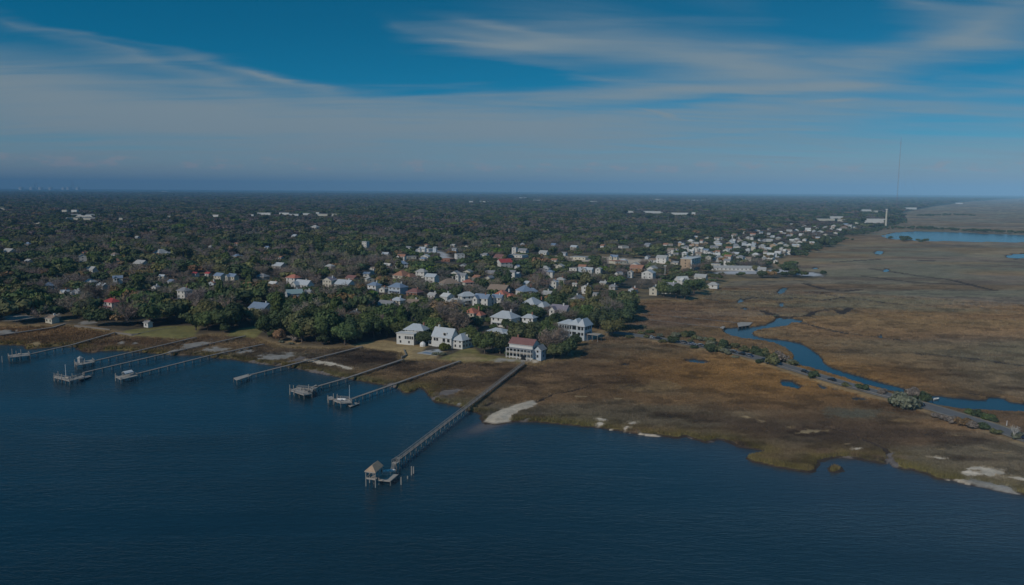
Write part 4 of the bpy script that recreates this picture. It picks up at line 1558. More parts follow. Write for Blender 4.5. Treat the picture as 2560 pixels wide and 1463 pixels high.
# --- houses further inland, one row each
def gen_house(px, ytop, wpx, st, style, wall, roof, label, short=None, rot=-31, dep=0.75, vis=None, group=None, rh=None, name='house', cat='house'):
    eave = 3.1 * st + 0.3
    guess = 1990 * 92 / max(20, ytop + 25 - (466 + 0.00676 * px))
    for _ in range(3):
        Wv = wpx * guess / 1990
        W = Wv / (math.cos(R(rot)) + dep * abs(math.sin(R(rot))))
        r_h = rh if rh is not None else (0.0 if style == 'flat' else min(W, W * dep) * 0.32)
        top = GROUND_UP + eave + r_h
        c = G(px, ytop, top)
        guess = math.hypot(c[0], c[1])
    D = W * dep
    o = empty(name, (c[0], c[1], GROUND_UP), R(rot))
    tag(o, label, cat, group)
    d = guess
    big = d < 760
    fr = d < 620
    x0, x1, y0, y1 = -W / 2, W / 2, -D / 2, D / 2
    nw = None if d < 1250 else 0
    kw = dict(storeys=min(st, 3), faces='fl' if rot < 0 else 'fr', frame=fr, wins=nw, gap=3.4 if big else 4.5)
    if style == 'gable':
        block(o, x0, x1, y0, y1, eave, wall, roof, 'gable', r_h, **kw)
    elif style == 'gable_y':
        block(o, x0, x1, y0, y1, eave, wall, roof, 'gable', r_h, axis='y', **kw)
    elif style == 'hip':
        block(o, x0, x1, y0, y1, eave, wall, roof, 'hip', r_h, over=0.7, **kw)
    elif style == 'flat':
        block(o, x0, x1, y0, y1, eave, wall, roof, 'flat', 0, over=0.2, **kw)
    elif style == 'cross':
        block(o, x0, x1, y0 + D * 0.3, y1, eave, wall, roof, 'gable', r_h, **kw)
        block(o, x0 + W * 0.08, x0 + W * 0.42, y0 - D * 0.1, y0 + D * 0.31, eave, wall, roof, 'gable', r_h * 0.75, axis='y', **kw)
    elif style == 'ell':
        block(o, x0, x1 * 0.3, y0, y1, eave, wall, roof, 'hip', r_h, **kw)
        block(o, x1 * 0.32, x1, y0 + D * 0.25, y1, eave - 1.5, wall, roof, 'hip', r_h * 0.7, **kw)
    if big and style != 'flat':
        chimney(o, W * 0.22, D * 0.12, eave + r_h * 0.9, 'brick' if len(label) % 2 else 'white_paint')
        if style in ('gable', 'hip') and st > 1:
            pc = MB()
            pc.prism([(x0 + 0.8, y0 - 1.8), (x1 - 0.8, y0 - 1.8), (x1 - 0.8, y0 - 0.02), (x0 + 0.8, y0 - 0.02)], 2.8, 3.0, roof)
            for i in range(4):
                xx = x0 + 1.0 + (W - 2.0) * i / 3
                pc.box((xx, y0 - 1.6, 1.2), (0.2, 0.2, 3.2), 'white_paint')
            pc.build('porch', o)
    loose = group is not None and 'village' in group
    y2 = ytop + (vis if vis else min(26, max(5, (eave + r_h) * 0.8 * 1990 / d)))
    if loose:
        seen(px - wpx * 0.25, ytop - 1, px + wpx * 0.25, ytop + 5, d)
    else:
        seen(px - wpx / 2 - 1, ytop - 1, px + wpx / 2 + 1, y2, d)
    if short:
        LANDMARKS.append((px, y2, d, short))
    return o


HOUSES = [
    (1264, 777, 74, 2, 'hip', 'white_paint', 'metal_roof', 'large white house with a pale metal hip roof behind the red-roofed shore house', 'the large metal-roofed white house', 26),
    (1324, 785, 38, 2, 'hip', 'white_paint', 'metal_roof', 'smaller pale metal-hipped house right of the large metal-roofed one', None, 24),
    (1187, 770, 54, 2, 'ell', 'cream_paint', 'salmon_roof', 'stepped salmon-tiled house among trees left of the large metal-roofed house', 'the stepped salmon-tiled house', 26),
    (1340, 744, 76, 2, 'ell', 'white_paint', 'metal_roof', 'grey metal-roofed house with a white front wing, upper neighbour of the purple-roofed gable', 'the grey metal-roofed house', 24),
    (1399, 762, 56, 2, 'cross', 'white_paint', 'mauve_roof', 'white gabled house with a purple-grey roof left of the villa', 'the purple-roofed gable house', 24),
    (1205, 735, 50, 2, 'cross', 'white_paint', 'blue_roof', 'white house with blue dormer gables beside a steep pale neighbour', 'the blue-dormered house', 26),
    (1243, 736, 36, 2, 'cross', 'white_paint', 'blue_roof', 'white narrow house with two blue gables right of the blue-dormered house', None, 26),
    (1138, 745, 48, 1, 'hip', 'white_paint', 'pale_roof', 'low house with a broad pale hip roof left of the blue-dormered house', 'the broad pale-hipped house', 16),
    (968, 751, 54, 1, 'gable', 'white_paint', 'grey_roof', 'long low house with dark grey roof and white eaves among oaks', 'the long dark-grey-roofed house', 18),
    (1004, 652, 32, 2, 'hip', 'white_paint', 'blue_roof', 'blue-grey hipped house alone above the terracotta row', None, 15),
    (1028, 641, 26, 1, 'flat', 'cream_paint', 'pale_roof', 'small beige flat-roofed block beside the parking lot', None, 8),
    (1120, 647, 34, 1, 'flat', 'brick', 'terracotta_roof', 'low red-brick block by the white flat-roofed hall', None, 10),
    (1149, 635, 26, 2, 'flat', 'white_paint', 'pale_roof', 'white flat-roofed hall above the low brick block', None, 12),
    (1287, 619, 15, 3, 'flat', 'white_paint', 'pale_roof', 'narrow tall white block far behind the red-roofed church hall', None, 12),
    (1308, 621, 28, 1, 'gable', 'white_paint', 'grey_roof', 'low grey-roofed annex right of the narrow tall white block', None, 10),
    (1252, 636, 36, 1, 'gable', 'brick', 'dark_red_roof', 'dark red-roofed hall behind the brighter red roof', None, 9),
    (1261, 647, 42, 2, 'gable', 'white_paint', 'red_roof', 'bright red-roofed church hall with white walls in the village', 'the bright red-roofed hall', 19),
    (1295, 637, 50, 1, 'flat', 'white_paint', 'pale_roof', 'long white flat-roofed shop right of the red-roofed hall', None, 9),
    (1012, 676, 60, 1, 'ell', 'cream_paint', 'terracotta_roof', 'long terracotta-tiled house above the blue hipped house', 'the long terracotta-tiled house', 18),
    (1055, 672, 32, 2, 'hip', 'white_paint', 'pale_roof', 'white house with pale hip roof right of the terracotta-tiled house', None, 17),
    (1080, 684, 36, 2, 'gable', 'white_paint', 'metal_roof', 'white house with silver gable below the pale-hipped neighbour', None, 20),
    (1124, 696, 54, 1, 'hip', 'cream_paint', 'brown_roof', 'low beige house with brown roof near the small salmon roof', None, 13),
    (1154, 682, 32, 2, 'cross', 'white_paint', 'grey_roof', 'grey-white cross-gabled house above the small salmon roof', None, 18),
    (1170, 699, 28, 2, 'hip', 'cream_paint', 'salmon_roof', 'small salmon-roofed cottage half hidden by green crowns', 'the small salmon-roofed cottage', 14),
    (1290, 680, 26, 1, 'gable', 'pale_blue_paint', 'metal_roof', 'small blue-grey cottage in dense trees above the blue row', None, 14),
    (936, 705, 34, 2, 'hip', 'white_paint', 'blue_roof', 'blue-roofed white house left of the large blue villa', None, 20),
    (958, 717, 22, 1, 'gable_y', 'white_paint', 'pale_roof', 'little white gable cottage between the two blue roofs', None, 13),
    (995, 707, 48, 2, 'hip', 'pale_blue_paint', 'blue_roof', 'large blue hip-roofed villa with white trim inland', 'the large blue hipped villa', 27),
    (1037, 721, 42, 1, 'hip', 'brick', 'dark_red_roof', 'broad dark red hip roof right of the large blue villa', 'the broad dark-red hip roof', 16),
    (1083, 731, 28, 1, 'gable', 'white_paint', 'pale_roof', 'small white gable right of the dark red hip roof', None, 13),
    (1168, 729, 46, 2, 'hip', 'white_paint', 'metal_roof', 'pale blue-grey hipped house just above the blue dormers', None, 14),
    (1249, 711, 62, 1, 'gable', 'grey_paint', 'brown_roof', 'long brown-grey roof above the twin salmon hips', None, 13),
    (1262, 725, 56, 1, 'ell', 'cream_paint', 'salmon_roof', 'twin salmon hip roofs above the blue-gabled narrow house', 'the twin salmon hips', 14),
    (1320, 713, 62, 2, 'ell', 'white_paint', 'blue_roof', 'long blue-roofed house with a white tower bay', 'the long blue-roofed house', 17),
    (1385, 699, 24, 2, 'gable_y', 'white_paint', 'pale_blue_paint', 'tall narrow white gable with blue slope right of the long blue roof', None, 24),
    (489, 680, 17, 1, 'gable', 'white_paint', 'red_roof', 'small red roof peeping out, left of its red twin', None, 9),
    (521, 680, 17, 1, 'gable', 'white_paint', 'red_roof', 'small red roof touching the steel-blue hall', None, 9),
    (551, 682, 32, 2, 'gable', 'cream_paint', 'blue_roof', 'steel-blue-roofed hall with cream walls in the left woods', 'the steel-blue-roofed hall', 14),
    (580, 684, 32, 2, 'cross', 'cream_paint', 'blue_roof', 'cream twin-gabled house joined right of the steel-blue hall', None, 17),
    (657, 684, 30, 1, 'hip', 'grey_paint', 'grey_roof', 'grey hipped house alone in the woods below the long metal roof', 'the lone grey hipped house', 16),
    (699, 656, 38, 1, 'gable', 'grey_paint', 'metal_roof', 'silver metal roof between crowns far behind the orange hip', None, 13),
    (734, 686, 36, 2, 'hip', 'white_paint', 'salmon_roof', 'white house with orange-red hip roof in the middle woods', 'the orange-red hipped house', 19),
    (756, 700, 54, 1, 'cross', 'white_paint', 'metal_roof', 'white low gables just below the orange-red hip', None, 18),
    (735, 723, 46, 1, 'gable', 'pale_blue_paint', 'teal_roof', 'teal metal-roofed house with a dark carport in the woods', 'the teal-roofed house', 17),
    (825, 692, 36, 2, 'gable_y', 'cream_paint', 'mauve_roof', 'cream gable with a purple-grey roof slope left of the long white house', 'the cream gable with purple slope', 20),
    (863, 699, 52, 1, 'gable', 'white_paint', 'metal_roof', 'long white metal-roofed house below the brown-red roof', None, 14),
    (881, 688, 34, 1, 'gable', 'brick', 'dark_red_roof', 'brown-red roof right behind the long white house', None, 11),
    (924, 692, 24, 1, 'gable_y', 'cream_paint', 'pale_roof', 'small cream gable left of the terracotta row', None, 12),
    (654, 756, 62, 1, 'gable', 'white_paint', 'blue_roof', 'low slate-blue roof with white shed near the left lawn', 'the low slate-blue roof', 20),
    (887, 776, 28, 1, 'hip', 'white_paint', 'pale_roof', 'small light grey roof tip among the dense central oaks', None, 10),
    (461, 718, 34, 3, 'hip', 'white_paint', 'grey_roof', 'white house with stacked open porches half hidden in the left woods', 'the stacked-porch house', 32),
    (280, 745, 38, 2, 'hip', 'white_paint', 'red_roof', 'white house with a vivid crimson roof near the left shore', 'the crimson-roofed house', 26),
    (294, 689, 24, 2, 'cross', 'white_paint', 'blue_roof', 'pale house with blue-white dormers above the orange clearing', 'the dormered pale house', 15),
    (257, 707, 28, 1, 'gable', 'grey_paint', 'metal_roof', 'silver sloping roof in the left woods below the bright white gable', None, 20),
    (227, 666, 32, 1, 'cross', 'white_paint', 'pale_roof', 'bright white little gables deep in the left woods', None, 12),
    (354, 650, 38, 1, 'gable', 'white_paint', 'pale_roof', 'long pale roof line deep in the left woods', None, 9),
    (408, 623, 56, 1, 'ell', 'white_paint', 'pale_roof', 'wide pale roofs far back in the left woods', None, 10),
    (24, 621, 34, 1, 'gable', 'white_paint', 'pale_roof', 'pale roof far back at the left frame edge', None, 9),
    (206, 636, 20, 2, 'gable_y', 'white_paint', 'grey_roof', 'narrow pale gable far back, left of the wide pale roofs', None, 18),
    (370, 801, 20, 1, 'gable', 'white_paint', 'grey_roof', 'little white boathouse at the lawn edge by the left piers', 'the little white boathouse', 18),
    (130, 788, 28, 1, 'gable', 'cream_paint', 'brown_roof', 'brown-roofed beach pavilion beside the shelly clearing at left', 'the beach pavilion', 11),
    (1622, 674, 36, 2, 'gable_y', 'white_paint', 'metal_roof', 'modern white gable house with a big silver roof slope', 'the modern silver-sloped house', 27),
    (1576, 676, 16, 2, 'gable_y', 'white_paint', 'pale_roof', 'narrow white gable wall left of the modern silver-sloped house', None, 24),
    (1594, 662, 40, 1, 'gable', 'brick', 'terracotta_roof', 'low terracotta roof behind the modern silver-sloped house', None, 11),
    (1656, 638, 32, 2, 'gable', 'white_paint', 'pale_roof', 'bright white two-storey house behind the sandy plaza', 'the bright white plaza house', 16),
    (1675, 706, 46, 2, 'cross', 'white_paint', 'grey_roof', 'white and grey gabled house at the marsh edge behind round trees', 'the grey-gabled marsh-edge house', 26),
    (1707, 691, 40, 2, 'cross', 'white_paint', 'white_paint', 'white house with three bright gables right of the grey-gabled one', None, 19),
    (1753, 685, 34, 1, 'gable', 'white_paint', 'pale_roof', 'pale low house near the marsh corner, right of three bright gables', None, 11),
    (1784, 705, 28, 1, 'hip', 'white_paint', 'pale_roof', 'last small white house on the marsh corner', None, 10),
    (1465, 711, 24, 2, 'gable_y', 'white_paint', 'grey_roof', 'white gable with round window in trees above the villa', 'the lone white gable', 17),
    (1438, 707, 14, 1, 'gable', 'white_paint', 'pale_roof', 'tiny white gable left of the lone white gable', None, 9),
    (1484, 733, 30, 1, 'flat', 'grey_paint', 'pale_roof', 'flat grey roof in the trees right above the villa', None, 7),
    (1533, 711, 22, 1, 'hip', 'grey_paint', 'grey_roof', 'grey hip roof deep in trees left of the marsh-edge house', None, 14),
    (1497, 668, 18, 2, 'gable_y', 'white_paint', 'pale_roof', 'white gable left of the tan plaza trees', None, 15),
    (1436, 670, 26, 1, 'flat', 'white_paint', 'pale_roof', 'small white flat roof in front of the sandy plaza', None, 7),
    (1360, 626, 26, 1, 'gable', 'white_paint', 'pale_roof', 'white gable behind the left end of the sandy plaza', None, 9),
    (1410, 630, 18, 1, 'gable', 'pale_blue_paint', 'grey_roof', 'dark-fronted shed with pale roof behind the plaza', None, 8),
    (1559, 615, 26, 1, 'flat', 'white_paint', 'pale_roof', 'thin white roof strip behind the orange autumn trees', None, 6),
    (914, 604, 18, 3, 'flat', 'white_paint', 'pale_roof', 'white tower-like house above the middle woods', None, 20),
    (788, 563, 22, 2, 'hip', 'white_paint', 'pale_roof', 'rounded white house standing alone in the far middle woods', None, 9),
    (737, 586, 18, 1, 'gable', 'pale_blue_paint', 'metal_roof', 'pale blue roof alone in the far middle woods', None, 6),
    (331, 562, 14, 2, 'gable', 'white_paint', 'pale_roof', 'lone bright house in the far left woods', None, 6),
    (344, 590, 12, 2, 'gable', 'pale_blue_paint', 'pale_roof', 'lone pale blue house in the far left woods', None, 6),
    (1065, 622, 40, 1, 'flat', 'white_paint', 'pale_roof', 'long pale shop row beside the parking lot', None, 8),
    (1450, 642, 50, 1, 'flat', 'cream_paint', 'pale_roof', 'long beige shop on the left of the sandy plaza', None, 8),
    (1545, 652, 44, 1, 'flat', 'cream_paint', 'terracotta_roof', 'beige shop with reddish roof in the middle of the plaza', None, 8),
]
for (px, yt, wp, stn, sty, wl, rf, lab, sh, vis) in HOUSES:
    gen_house(px, yt, wp, stn, sty, wl, rf, lab, sh, vis=vis, rot=-31 + random.uniform(-4, 4) + (0 if random.random() < 0.75 or vis >= 20 else 58))

# --- the tan apartment block with lit end wall
c = G(1725, 677, GROUND_UP)
h = empty('apartment_block', c, R(-31))
tag(h, 'tan four-storey apartment block with sunlit end wall and shaded balconies', 'apartment block')
W_, D_, H_ = 11.5, 33.0, 13.0
w = MB()
w.prism([(-W_, 0), (0, 0), (0, D_), (-W_, D_)], -0.5, H_, 'tan_stucco')
for k in range(5):                                             # upright piers between the balconies
    w.prism([(0.01, k * D_ / 4.6 + 0.5), (1.6, k * D_ / 4.6 + 0.5), (1.6, k * D_ / 4.6 + 3.2), (0.01, k * D_ / 4.6 + 3.2)], -0.5, H_ - 0.3, 'white_paint')
w.build('wall', h)
r = MB()
r.prism([(-W_ - 0.4, -0.4), (1.8, -0.4), (1.8, D_ + 0.4), (-W_ - 0.4, D_ + 0.4)], H_, H_ + 0.6, 'white_paint')
r.build('roof', h)
for k in range(4):
    for f in range(4):
        y = k * D_ / 4.6 + 5.2
        b = MB()
        b.prism([(0.02, y - 1.9), (1.4, y - 1.9), (1.4, y + 1.9), (0.02, y + 1.9)], f * 3.2 + 0.1, f * 3.2 + 0.95, 'tan_stucco')
        o_ = b.build('balcony', h)
        add_window(h, 0.0, y, f * 3.2 + 1.9, 3.0, 1.9, math.pi / 2, False)
for f in range(4):
    add_window(h, -W_ / 2, 0, f * 3.2 + 1.7, 1.3, 1.5, 0, False)
seen(1700, 643, 1766, 676, 900)
LANDMARKS.append((1732, 676, 925, 'the tan apartment block'))

# --- long low buildings on the marsh point
gen_house(1838, 664, 116, 1, 'gable', 'white_paint', 'pale_roof', 'very long low white building on the point beside the marsh', 'the very long white building', rot=-6, dep=0.22, vis=19, rh=2.0, name='long_building', cat='building')
gen_house(1790, 660, 26, 2, 'flat', 'cream_paint', 'pale_roof', 'cream flat block joined to the left end of the very long building', None, rot=-20, vis=12)
gen_house(1905, 668, 22, 2, 'gable', 'white_paint', 'pale_roof', 'small white house at the right end of the very long building', None, rot=-20, vis=10)

# --- the village strip along the marsh to the right: rows of pale houses
STRIP = [(1676, 617), (1700, 612), (1690, 628), (1716, 622), (1738, 613), (1728, 632), (1752, 626), (1764, 612), (1775, 636), (1786, 622), (1803, 601), (1815, 630), (1822, 612),
         (1838, 592), (1845, 622), (1850, 606), (1862, 586), (1868, 632), (1874, 617), (1880, 600), (1892, 582), (1890, 640), (1905, 624), (1912, 606), (1922, 590), (1925, 577),
         (1928, 640), (1934, 616), (1946, 600), (1952, 586), (1958, 631), (1966, 618), (1972, 594), (1980, 606), (1988, 580), (1995, 618), (2004, 592), (2012, 604), (2020, 582), (2030, 612),
         (2036, 592), (2044, 600), (2052, 584), (2040, 574), (2062, 574), (2075, 563), (2086, 574), (2098, 580), (2110, 574), (2125, 570), (2140, 563), (1912, 650), (1852, 646), (1800, 646), (1820, 655), (1940, 656),
         (1690, 640), (1668, 652), (1770, 600), (1740, 598), (2010, 570), (1980, 566)]
ORD = 'first second third fourth fifth sixth seventh eighth ninth tenth eleventh twelfth thirteenth fourteenth fifteenth sixteenth seventeenth eighteenth nineteenth'.split()
for tens, tenth in (('twenty', 'twentieth'), ('thirty', 'thirtieth'), ('forty', 'fortieth'), ('fifty', 'fiftieth')):
    ORD += [tenth] + [tens + '-' + w for w in ORD[:9]]
ANCH = [(1732, 660, 'the tan apartment block'), (1656, 645, 'the bright white plaza house'), (1838, 672, 'the very long white building'), (2187, 553, 'the wide factory hall')]
rows = {}
spec = []
for (px, py) in STRIP:
    k = random.random()
    roof, word = [('pale_roof', 'pale'), ('pale_roof', 'pale'), ('grey_roof', 'grey'), ('white_paint', 'white'), ('white_paint', 'white'), ('brown_roof', 'brown'), ('metal_roof', 'silver')][int(k * 7)]
    sty = random.choice(['gable', 'hip', 'gable_y', 'cross'])
    shp = {'gable': 'long-ridged', 'hip': 'hip-roofed', 'gable_y': 'gable-fronted', 'cross': 'cross-gabled'}[sty]
    a = min(ANCH, key=lambda q: math.hypot((q[0] - px), (q[1] - py) * 2.2))
    dist = math.hypot(a[0] - px, (a[1] - py) * 2.2)
    spec.append((px, py, roof, word, sty, shp, a[2], dist))
for (px, py, roof, word, sty, shp, anc, dist) in spec:
    same = sorted(q[7] for q in spec if q[3] == word and q[5] == shp and q[6] == anc)
    n = same.index(dist)
    lab = '%s %s village house, %s of its look from %s' % (word, shp, ORD[n], anc)
    gen_house(px, py - 8, random.uniform(11, 22) * (0.7 + (py - 560) / 300), random.choice([1, 2, 2]), sty, random.choice(['white_paint', 'white_paint', 'cream_paint', 'tan_stucco']), roof, lab, None,
              rot=random.uniform(-60, 10), vis=11, group='pale village houses along the marsh')

# --- more houses half hidden among the trees
def more_houses():
    ANC = [(q[0], q[1], q[3]) for q in LANDMARKS]
    got = []

    def room(px, py, w):
        if any(x0 - w * 0.4 < px < x1 + w * 0.4 and y0 - 3 < py < y1 + 3 for x0, y0, x1, y1, d in HOUSE_RECTS):
            return False
        return all(abs(q[0] - px) > (w + q[2]) * 0.55 or abs(q[1] - py) > 6 for q in got)
    poly = {'strip': 62, 'centre': 52, 'left': 22}
    for zone, n in poly.items():
        c = tries = 0
        while c < n and tries < 4000:
            tries += 1
            if zone == 'strip':
                px = random.uniform(1660, 2140)
                top = np.interp(px, [1660, 1800, 1950, 2140], [606, 590, 572, 556])
                bot = np.interp(px, [1660, 1780, 1900, 1980, 2060, 2140], [655, 648, 642, 622, 598, 574])
                py = random.uniform(top, bot)
                w = random.uniform(12, 22) * (0.7 + (py - 560) / 260)
            elif zone == 'centre':
                px, py = random.uniform(890, 1640), random.uniform(606, 752)
                w = random.uniform(18, 34) * (0.62 + (py - 600) / 260)
            else:
                px, py = random.uniform(40, 880), random.uniform(600, 735)
                w = random.uniform(16, 30) * (0.62 + (py - 600) / 260)
            g_ = G(px, py + 8, GROUND_UP)
            if sdf(P_UP, np.array([g_[0]]), np.array([g_[1]]))[0] < (14 if zone == 'strip' else 45) or not room(px, py, w):
                continue
            k = random.randrange(8)
            roof, word = [('pale_roof', 'pale'), ('metal_roof', 'silver'), ('grey_roof', 'grey'), ('pale_roof', 'pale'), ('white_paint', 'white'), ('brown_roof', 'brown'), ('blue_roof', 'slate-blue'), ('terracotta_roof', 'terracotta')][k]
            sty = random.choice(['gable', 'hip', 'gable_y', 'cross'])
            shp = {'gable': 'long-ridged', 'hip': 'hip-roofed', 'gable_y': 'gable-fronted', 'cross': 'cross-gabled'}[sty]
            a_ = min(ANC, key=lambda q: math.hypot(q[0] - px, (q[1] - py) * 2.2))
            got.append((px, py, w, roof, word, sty, shp, a_[2], math.hypot(a_[0] - px, (a_[1] - py) * 2.2), zone))
            c += 1
    for (px, py, w, roof, word, sty, shp, anc, dist, zone) in got:
        same = sorted(q[8] for q in got if q[4] == word and q[6] == shp and q[7] == anc)
        lab = 'small %s %s house, %s such from %s' % (word, shp, ORD[same.index(dist)], anc)
        gen_house(px, py, w, random.choice([1, 2, 2]), sty, random.choice(['white_paint', 'white_paint', 'cream_paint', 'pale_blue_paint']), roof, lab, None,
                  rot=random.choice([-31, -31, 59, -20]) + random.uniform(-6, 6), vis=8, group='half hidden village houses')


more_houses()

# --- halls and blocks far off in the woods
FAR = [(92, 555, 16, 'lone white hall in the far left woods, nearest the frame edge'), (162, 525, 12, 'bright block left of its twin on the far left'), (187, 525, 15, 'bright block right of its twin on the far left'),
       (208, 545, 86, 'very long pale shopping row in the far left woods'), (232, 537, 110, 'long pale roofline just behind the far left shopping row'), (300, 545, 13, 'small pale block at the right end of the shopping row'),
       (541, 537, 17, 'pale block alone between the two far hall rows'), (628, 536, 12, 'small pale block leading the far middle hall row'), (662, 532, 33, 'white hall second in the far middle hall row'),
       (712, 532, 26, 'brightest white hall of the far middle hall row'), (735, 535, 22, 'white hall joined right of the brightest hall'), (766, 533, 16, 'small white hall past the brightest hall'), (818, 535, 56, 'long low hall closing the far middle row at right'),
       (794, 531, 8, 'little tower above the long low closing hall'), (1308, 494, 20, 'tiny pale hall near the horizon, left of the others'), (1342, 500, 18, 'tiny pale hall near the horizon, second from its left'),
       (1484, 503, 25, 'bright white hall near the horizon in mid picture'), (1642, 498, 35, 'pale hall near the horizon above the long twin halls'), (1741, 500, 44, 'long white hall near the horizon, rightmost'),
       (1635, 528, 49, 'long white hall left of its twin in the right woods'), (1697, 532, 47, 'long white hall right of its twin in the right woods'), (1577, 527, 18, 'small pale hall left of the long twins'),
       (1734, 531, 9, 'small pale block right of the long twins'), (1178, 503, 10, 'speck of a white hall near the horizon in mid picture, left'), (1210, 503, 22, 'faint pale hall near the horizon in mid picture, right'),
       (2064, 547, 38, 'white hall left of the factory among the far trees'), (2105, 549, 20, 'small white hall between the factory and its left neighbour'), (2092, 541, 28, 'pale low hall behind the two white halls left of the factory'),
       (8, 520, 12, 'faint pale hall at the far left frame edge'), (412, 478, 12, 'pale speck of a hall near the left horizon'), (425, 540, 10, 'tiny white hall in the far woods, left of the lone pale block')]
for (px, yt, wp, lab) in FAR:
    gen_house(px, yt, wp, 3 if wp > 10 else 4, 'flat', random.choice(['white_paint', 'white_paint', 'cream_paint']), 'pale_roof', lab, None, rot=random.uniform(-14, 6), dep=0.35, vis=5.5, group='pale halls far off in the woods', name='hall', cat='building')
h = gen_house(2187, 547, 56, 4, 'flat', 'white_paint', 'pale_roof', 'wide white factory hall with a tall chimney stack at its right end', 'the wide factory hall', rot=-4, dep=0.3, vis=13, name='factory', cat='building')
p = G(2215, 556, 14)
t = empty('chimney_stack', (p[0], p[1], GROUND_UP))
tag(t, 'tall pale chimney stack at the right end of the factory hall', 'chimney stack')
b = MB()
b.tube([(0, 0, -1), (0, 0, 30), (0, 0, 46)], [2.6, 2.2, 1.9], 'cream_paint', 14)
b.build('shaft', t)
b = MB()
b.tube([(0, 0, 44.5), (0, 0, 47)], [3.2, 3.2], 'white_paint', 14)
b.build('cap', t)
seen(2205, 518, 2225, 556, 2300)
gen_house(2165, 524, 24, 3, 'flat', 'white_paint', 'pale_roof', 'white low works building behind the factory, left', None, rot=-5, vis=5, group='pale halls far off in the woods', name='hall', cat='building')
gen_house(2196, 527, 18, 3, 'flat', 'cream_paint', 'pale_roof', 'cream low works building behind the factory, middle', None, rot=-5, vis=5, group='pale halls far off in the woods', name='hall', cat='building')
gen_house(2276, 519, 22, 3, 'flat', 'white_paint', 'pale_roof', 'white hall at the foot of the radio mast, right', None, rot=-5, vis=5, group='pale halls far off in the woods', name='hall', cat='building')
gen_house(2398, 507, 12, 3, 'flat', 'white_paint', 'pale_roof', 'lone white hall on the far marsh rim', None, rot=-5, vis=5, group='pale halls far off in the woods', name='hall', cat='building')

# --- radio mast: three-legged lattice, red and white bands, guy wires
p = G(2241, 522, GROUND_UP)
dm = math.hypot(p[0], p[1])
hm = (522 - 349) / (v_at(2241, 522) / CAM_H)
t = empty('radio_mast', p)
tag(t, 'slender red and pale lattice radio mast rising above the right horizon', 'radio mast')
nseg = 14
for k in range(nseg):
    z0, z1 = hm * k / nseg, hm * (k + 1) / nseg
    mat = 'mast_red' if k % 2 == 0 else 'pale_bark'
    wd = 3.4 * (1 - 0.72 * k / nseg)
    b = MB()
    for j in range(3):
        a0 = 2 * math.pi * j / 3
        b.bar((math.cos(a0) * wd, math.sin(a0) * wd, z0), (math.cos(a0) * wd, math.sin(a0) * wd, z1), 0.3, 0.3, mat)
        a1 = a0 + 2 * math.pi / 3
        for q in range(4):
            za, zb = z0 + (z1 - z0) * q / 4, z0 + (z1 - z0) * (q + 1) / 4
            b.bar((math.cos(a0) * wd, math.sin(a0) * wd, za), (math.cos(a1) * wd, math.sin(a1) * wd, zb), 0.14, 0.14, mat)
    b.build('mast_section', t)
for j in range(3):
    a0 = 2 * math.pi * j / 3 + 0.4
    for f in (0.5, 0.95):
        b = MB()
        b.bar((0, 0, hm * f), (math.cos(a0) * hm * 0.45, math.sin(a0) * hm * 0.45, 0), 0.12, 0.12, 'steel')
        b.build('guy_wire', t)
HMAST = hm

# --- harbour cranes and storage tanks on the far left horizon
for n_, (px, w_) in enumerate(((90, 'left'), (182, 'right'))):
    p = G(px, 474, 2.0)
    t = empty('harbour_crane', (p[0], p[1], GROUND_UP), R(20))
    dd = math.hypot(p[0], p[1])
    hh = CAM_H + (466 - 451) * dd / 1990
    tag(t, 'dark harbour crane on the left horizon, %s of the pair' % w_, 'crane', 'harbour cranes on the horizon')
    s_ = hh / 120.0
    for sx in (-1, 1):
        b = MB()
        for sy in (-1, 1):
            b.bar((sx * 14 * s_, sy * 10 * s_, 0), (sx * 10 * s_, sy * 8 * s_, 70 * s_), 6 * s_, 6 * s_, 'steel')
        b.bar((sx * 12 * s_, -9 * s_, 40 * s_), (sx * 12 * s_, 9 * s_, 40 * s_), 4 * s_, 4 * s_, 'steel')
        b.build('leg_frame', t)
    b = MB()
    b.bar((-24 * s_, 0, 72 * s_), (30 * s_, 0, 72 * s_), 8 * s_, 6 * s_, 'steel')
    b.build('girder', t)
    b = MB()
    b.bar((8 * s_, 0, 72 * s_), (-16 * s_, 0, 120 * s_), 5 * s_, 5 * s_, 'steel')
    b.build('boom', t)
for k, px in enumerate((53, 80, 102, 127, 160, 172, 195)):
    p = G(px, 475, 2.0)
    dd = math.hypot(p[0], p[1])
    top = CAM_H - (v_at(px, 468.5)) * dd / 1990
    t = empty('storage_tank', (p[0], p[1], GROUND_UP))
    tag(t, 'pale round storage tank on the left horizon, %s from the frame edge' % ORD[k], 'tank', 'storage tanks on the horizon')
    b = MB()
    rr = 4.6 * dd / 1990
    b.tube([(0, 0, 0), (0, 0, top)], [rr, rr], 'white_paint', 16)
    b.build('shell', t)
    b = MB()
    b.tube([(0, 0, top), (0, 0, top + rr * 0.25)], [rr * 1.02, rr * 0.2], 'pale_roof', 16)
    b.build('roof', t)
    seen(px - 5, 466, px + 5, 471, dd)

# --- light mast by the plaza
c = G(1662, 702, GROUND_UP)
t = empty('lamp_post', c)
tag(t, 'tall pale floodlight pole right of the modern silver-sloped house', 'lamp post')
hh = (702 - 665) / (v_at(1662, 702) / CAM_H)
b = MB()
b.tube([(0, 0, 0), (0, 0, hh)], [0.45, 0.3], 'concrete', 8)
b.build('pole', t)
b = MB()
b.box((0, 0, hh), (2.6, 0.5, 0.6), 'white_plastic')
b.build('lamp_head', t)
seen(1658, 664, 1667, 700, 760)

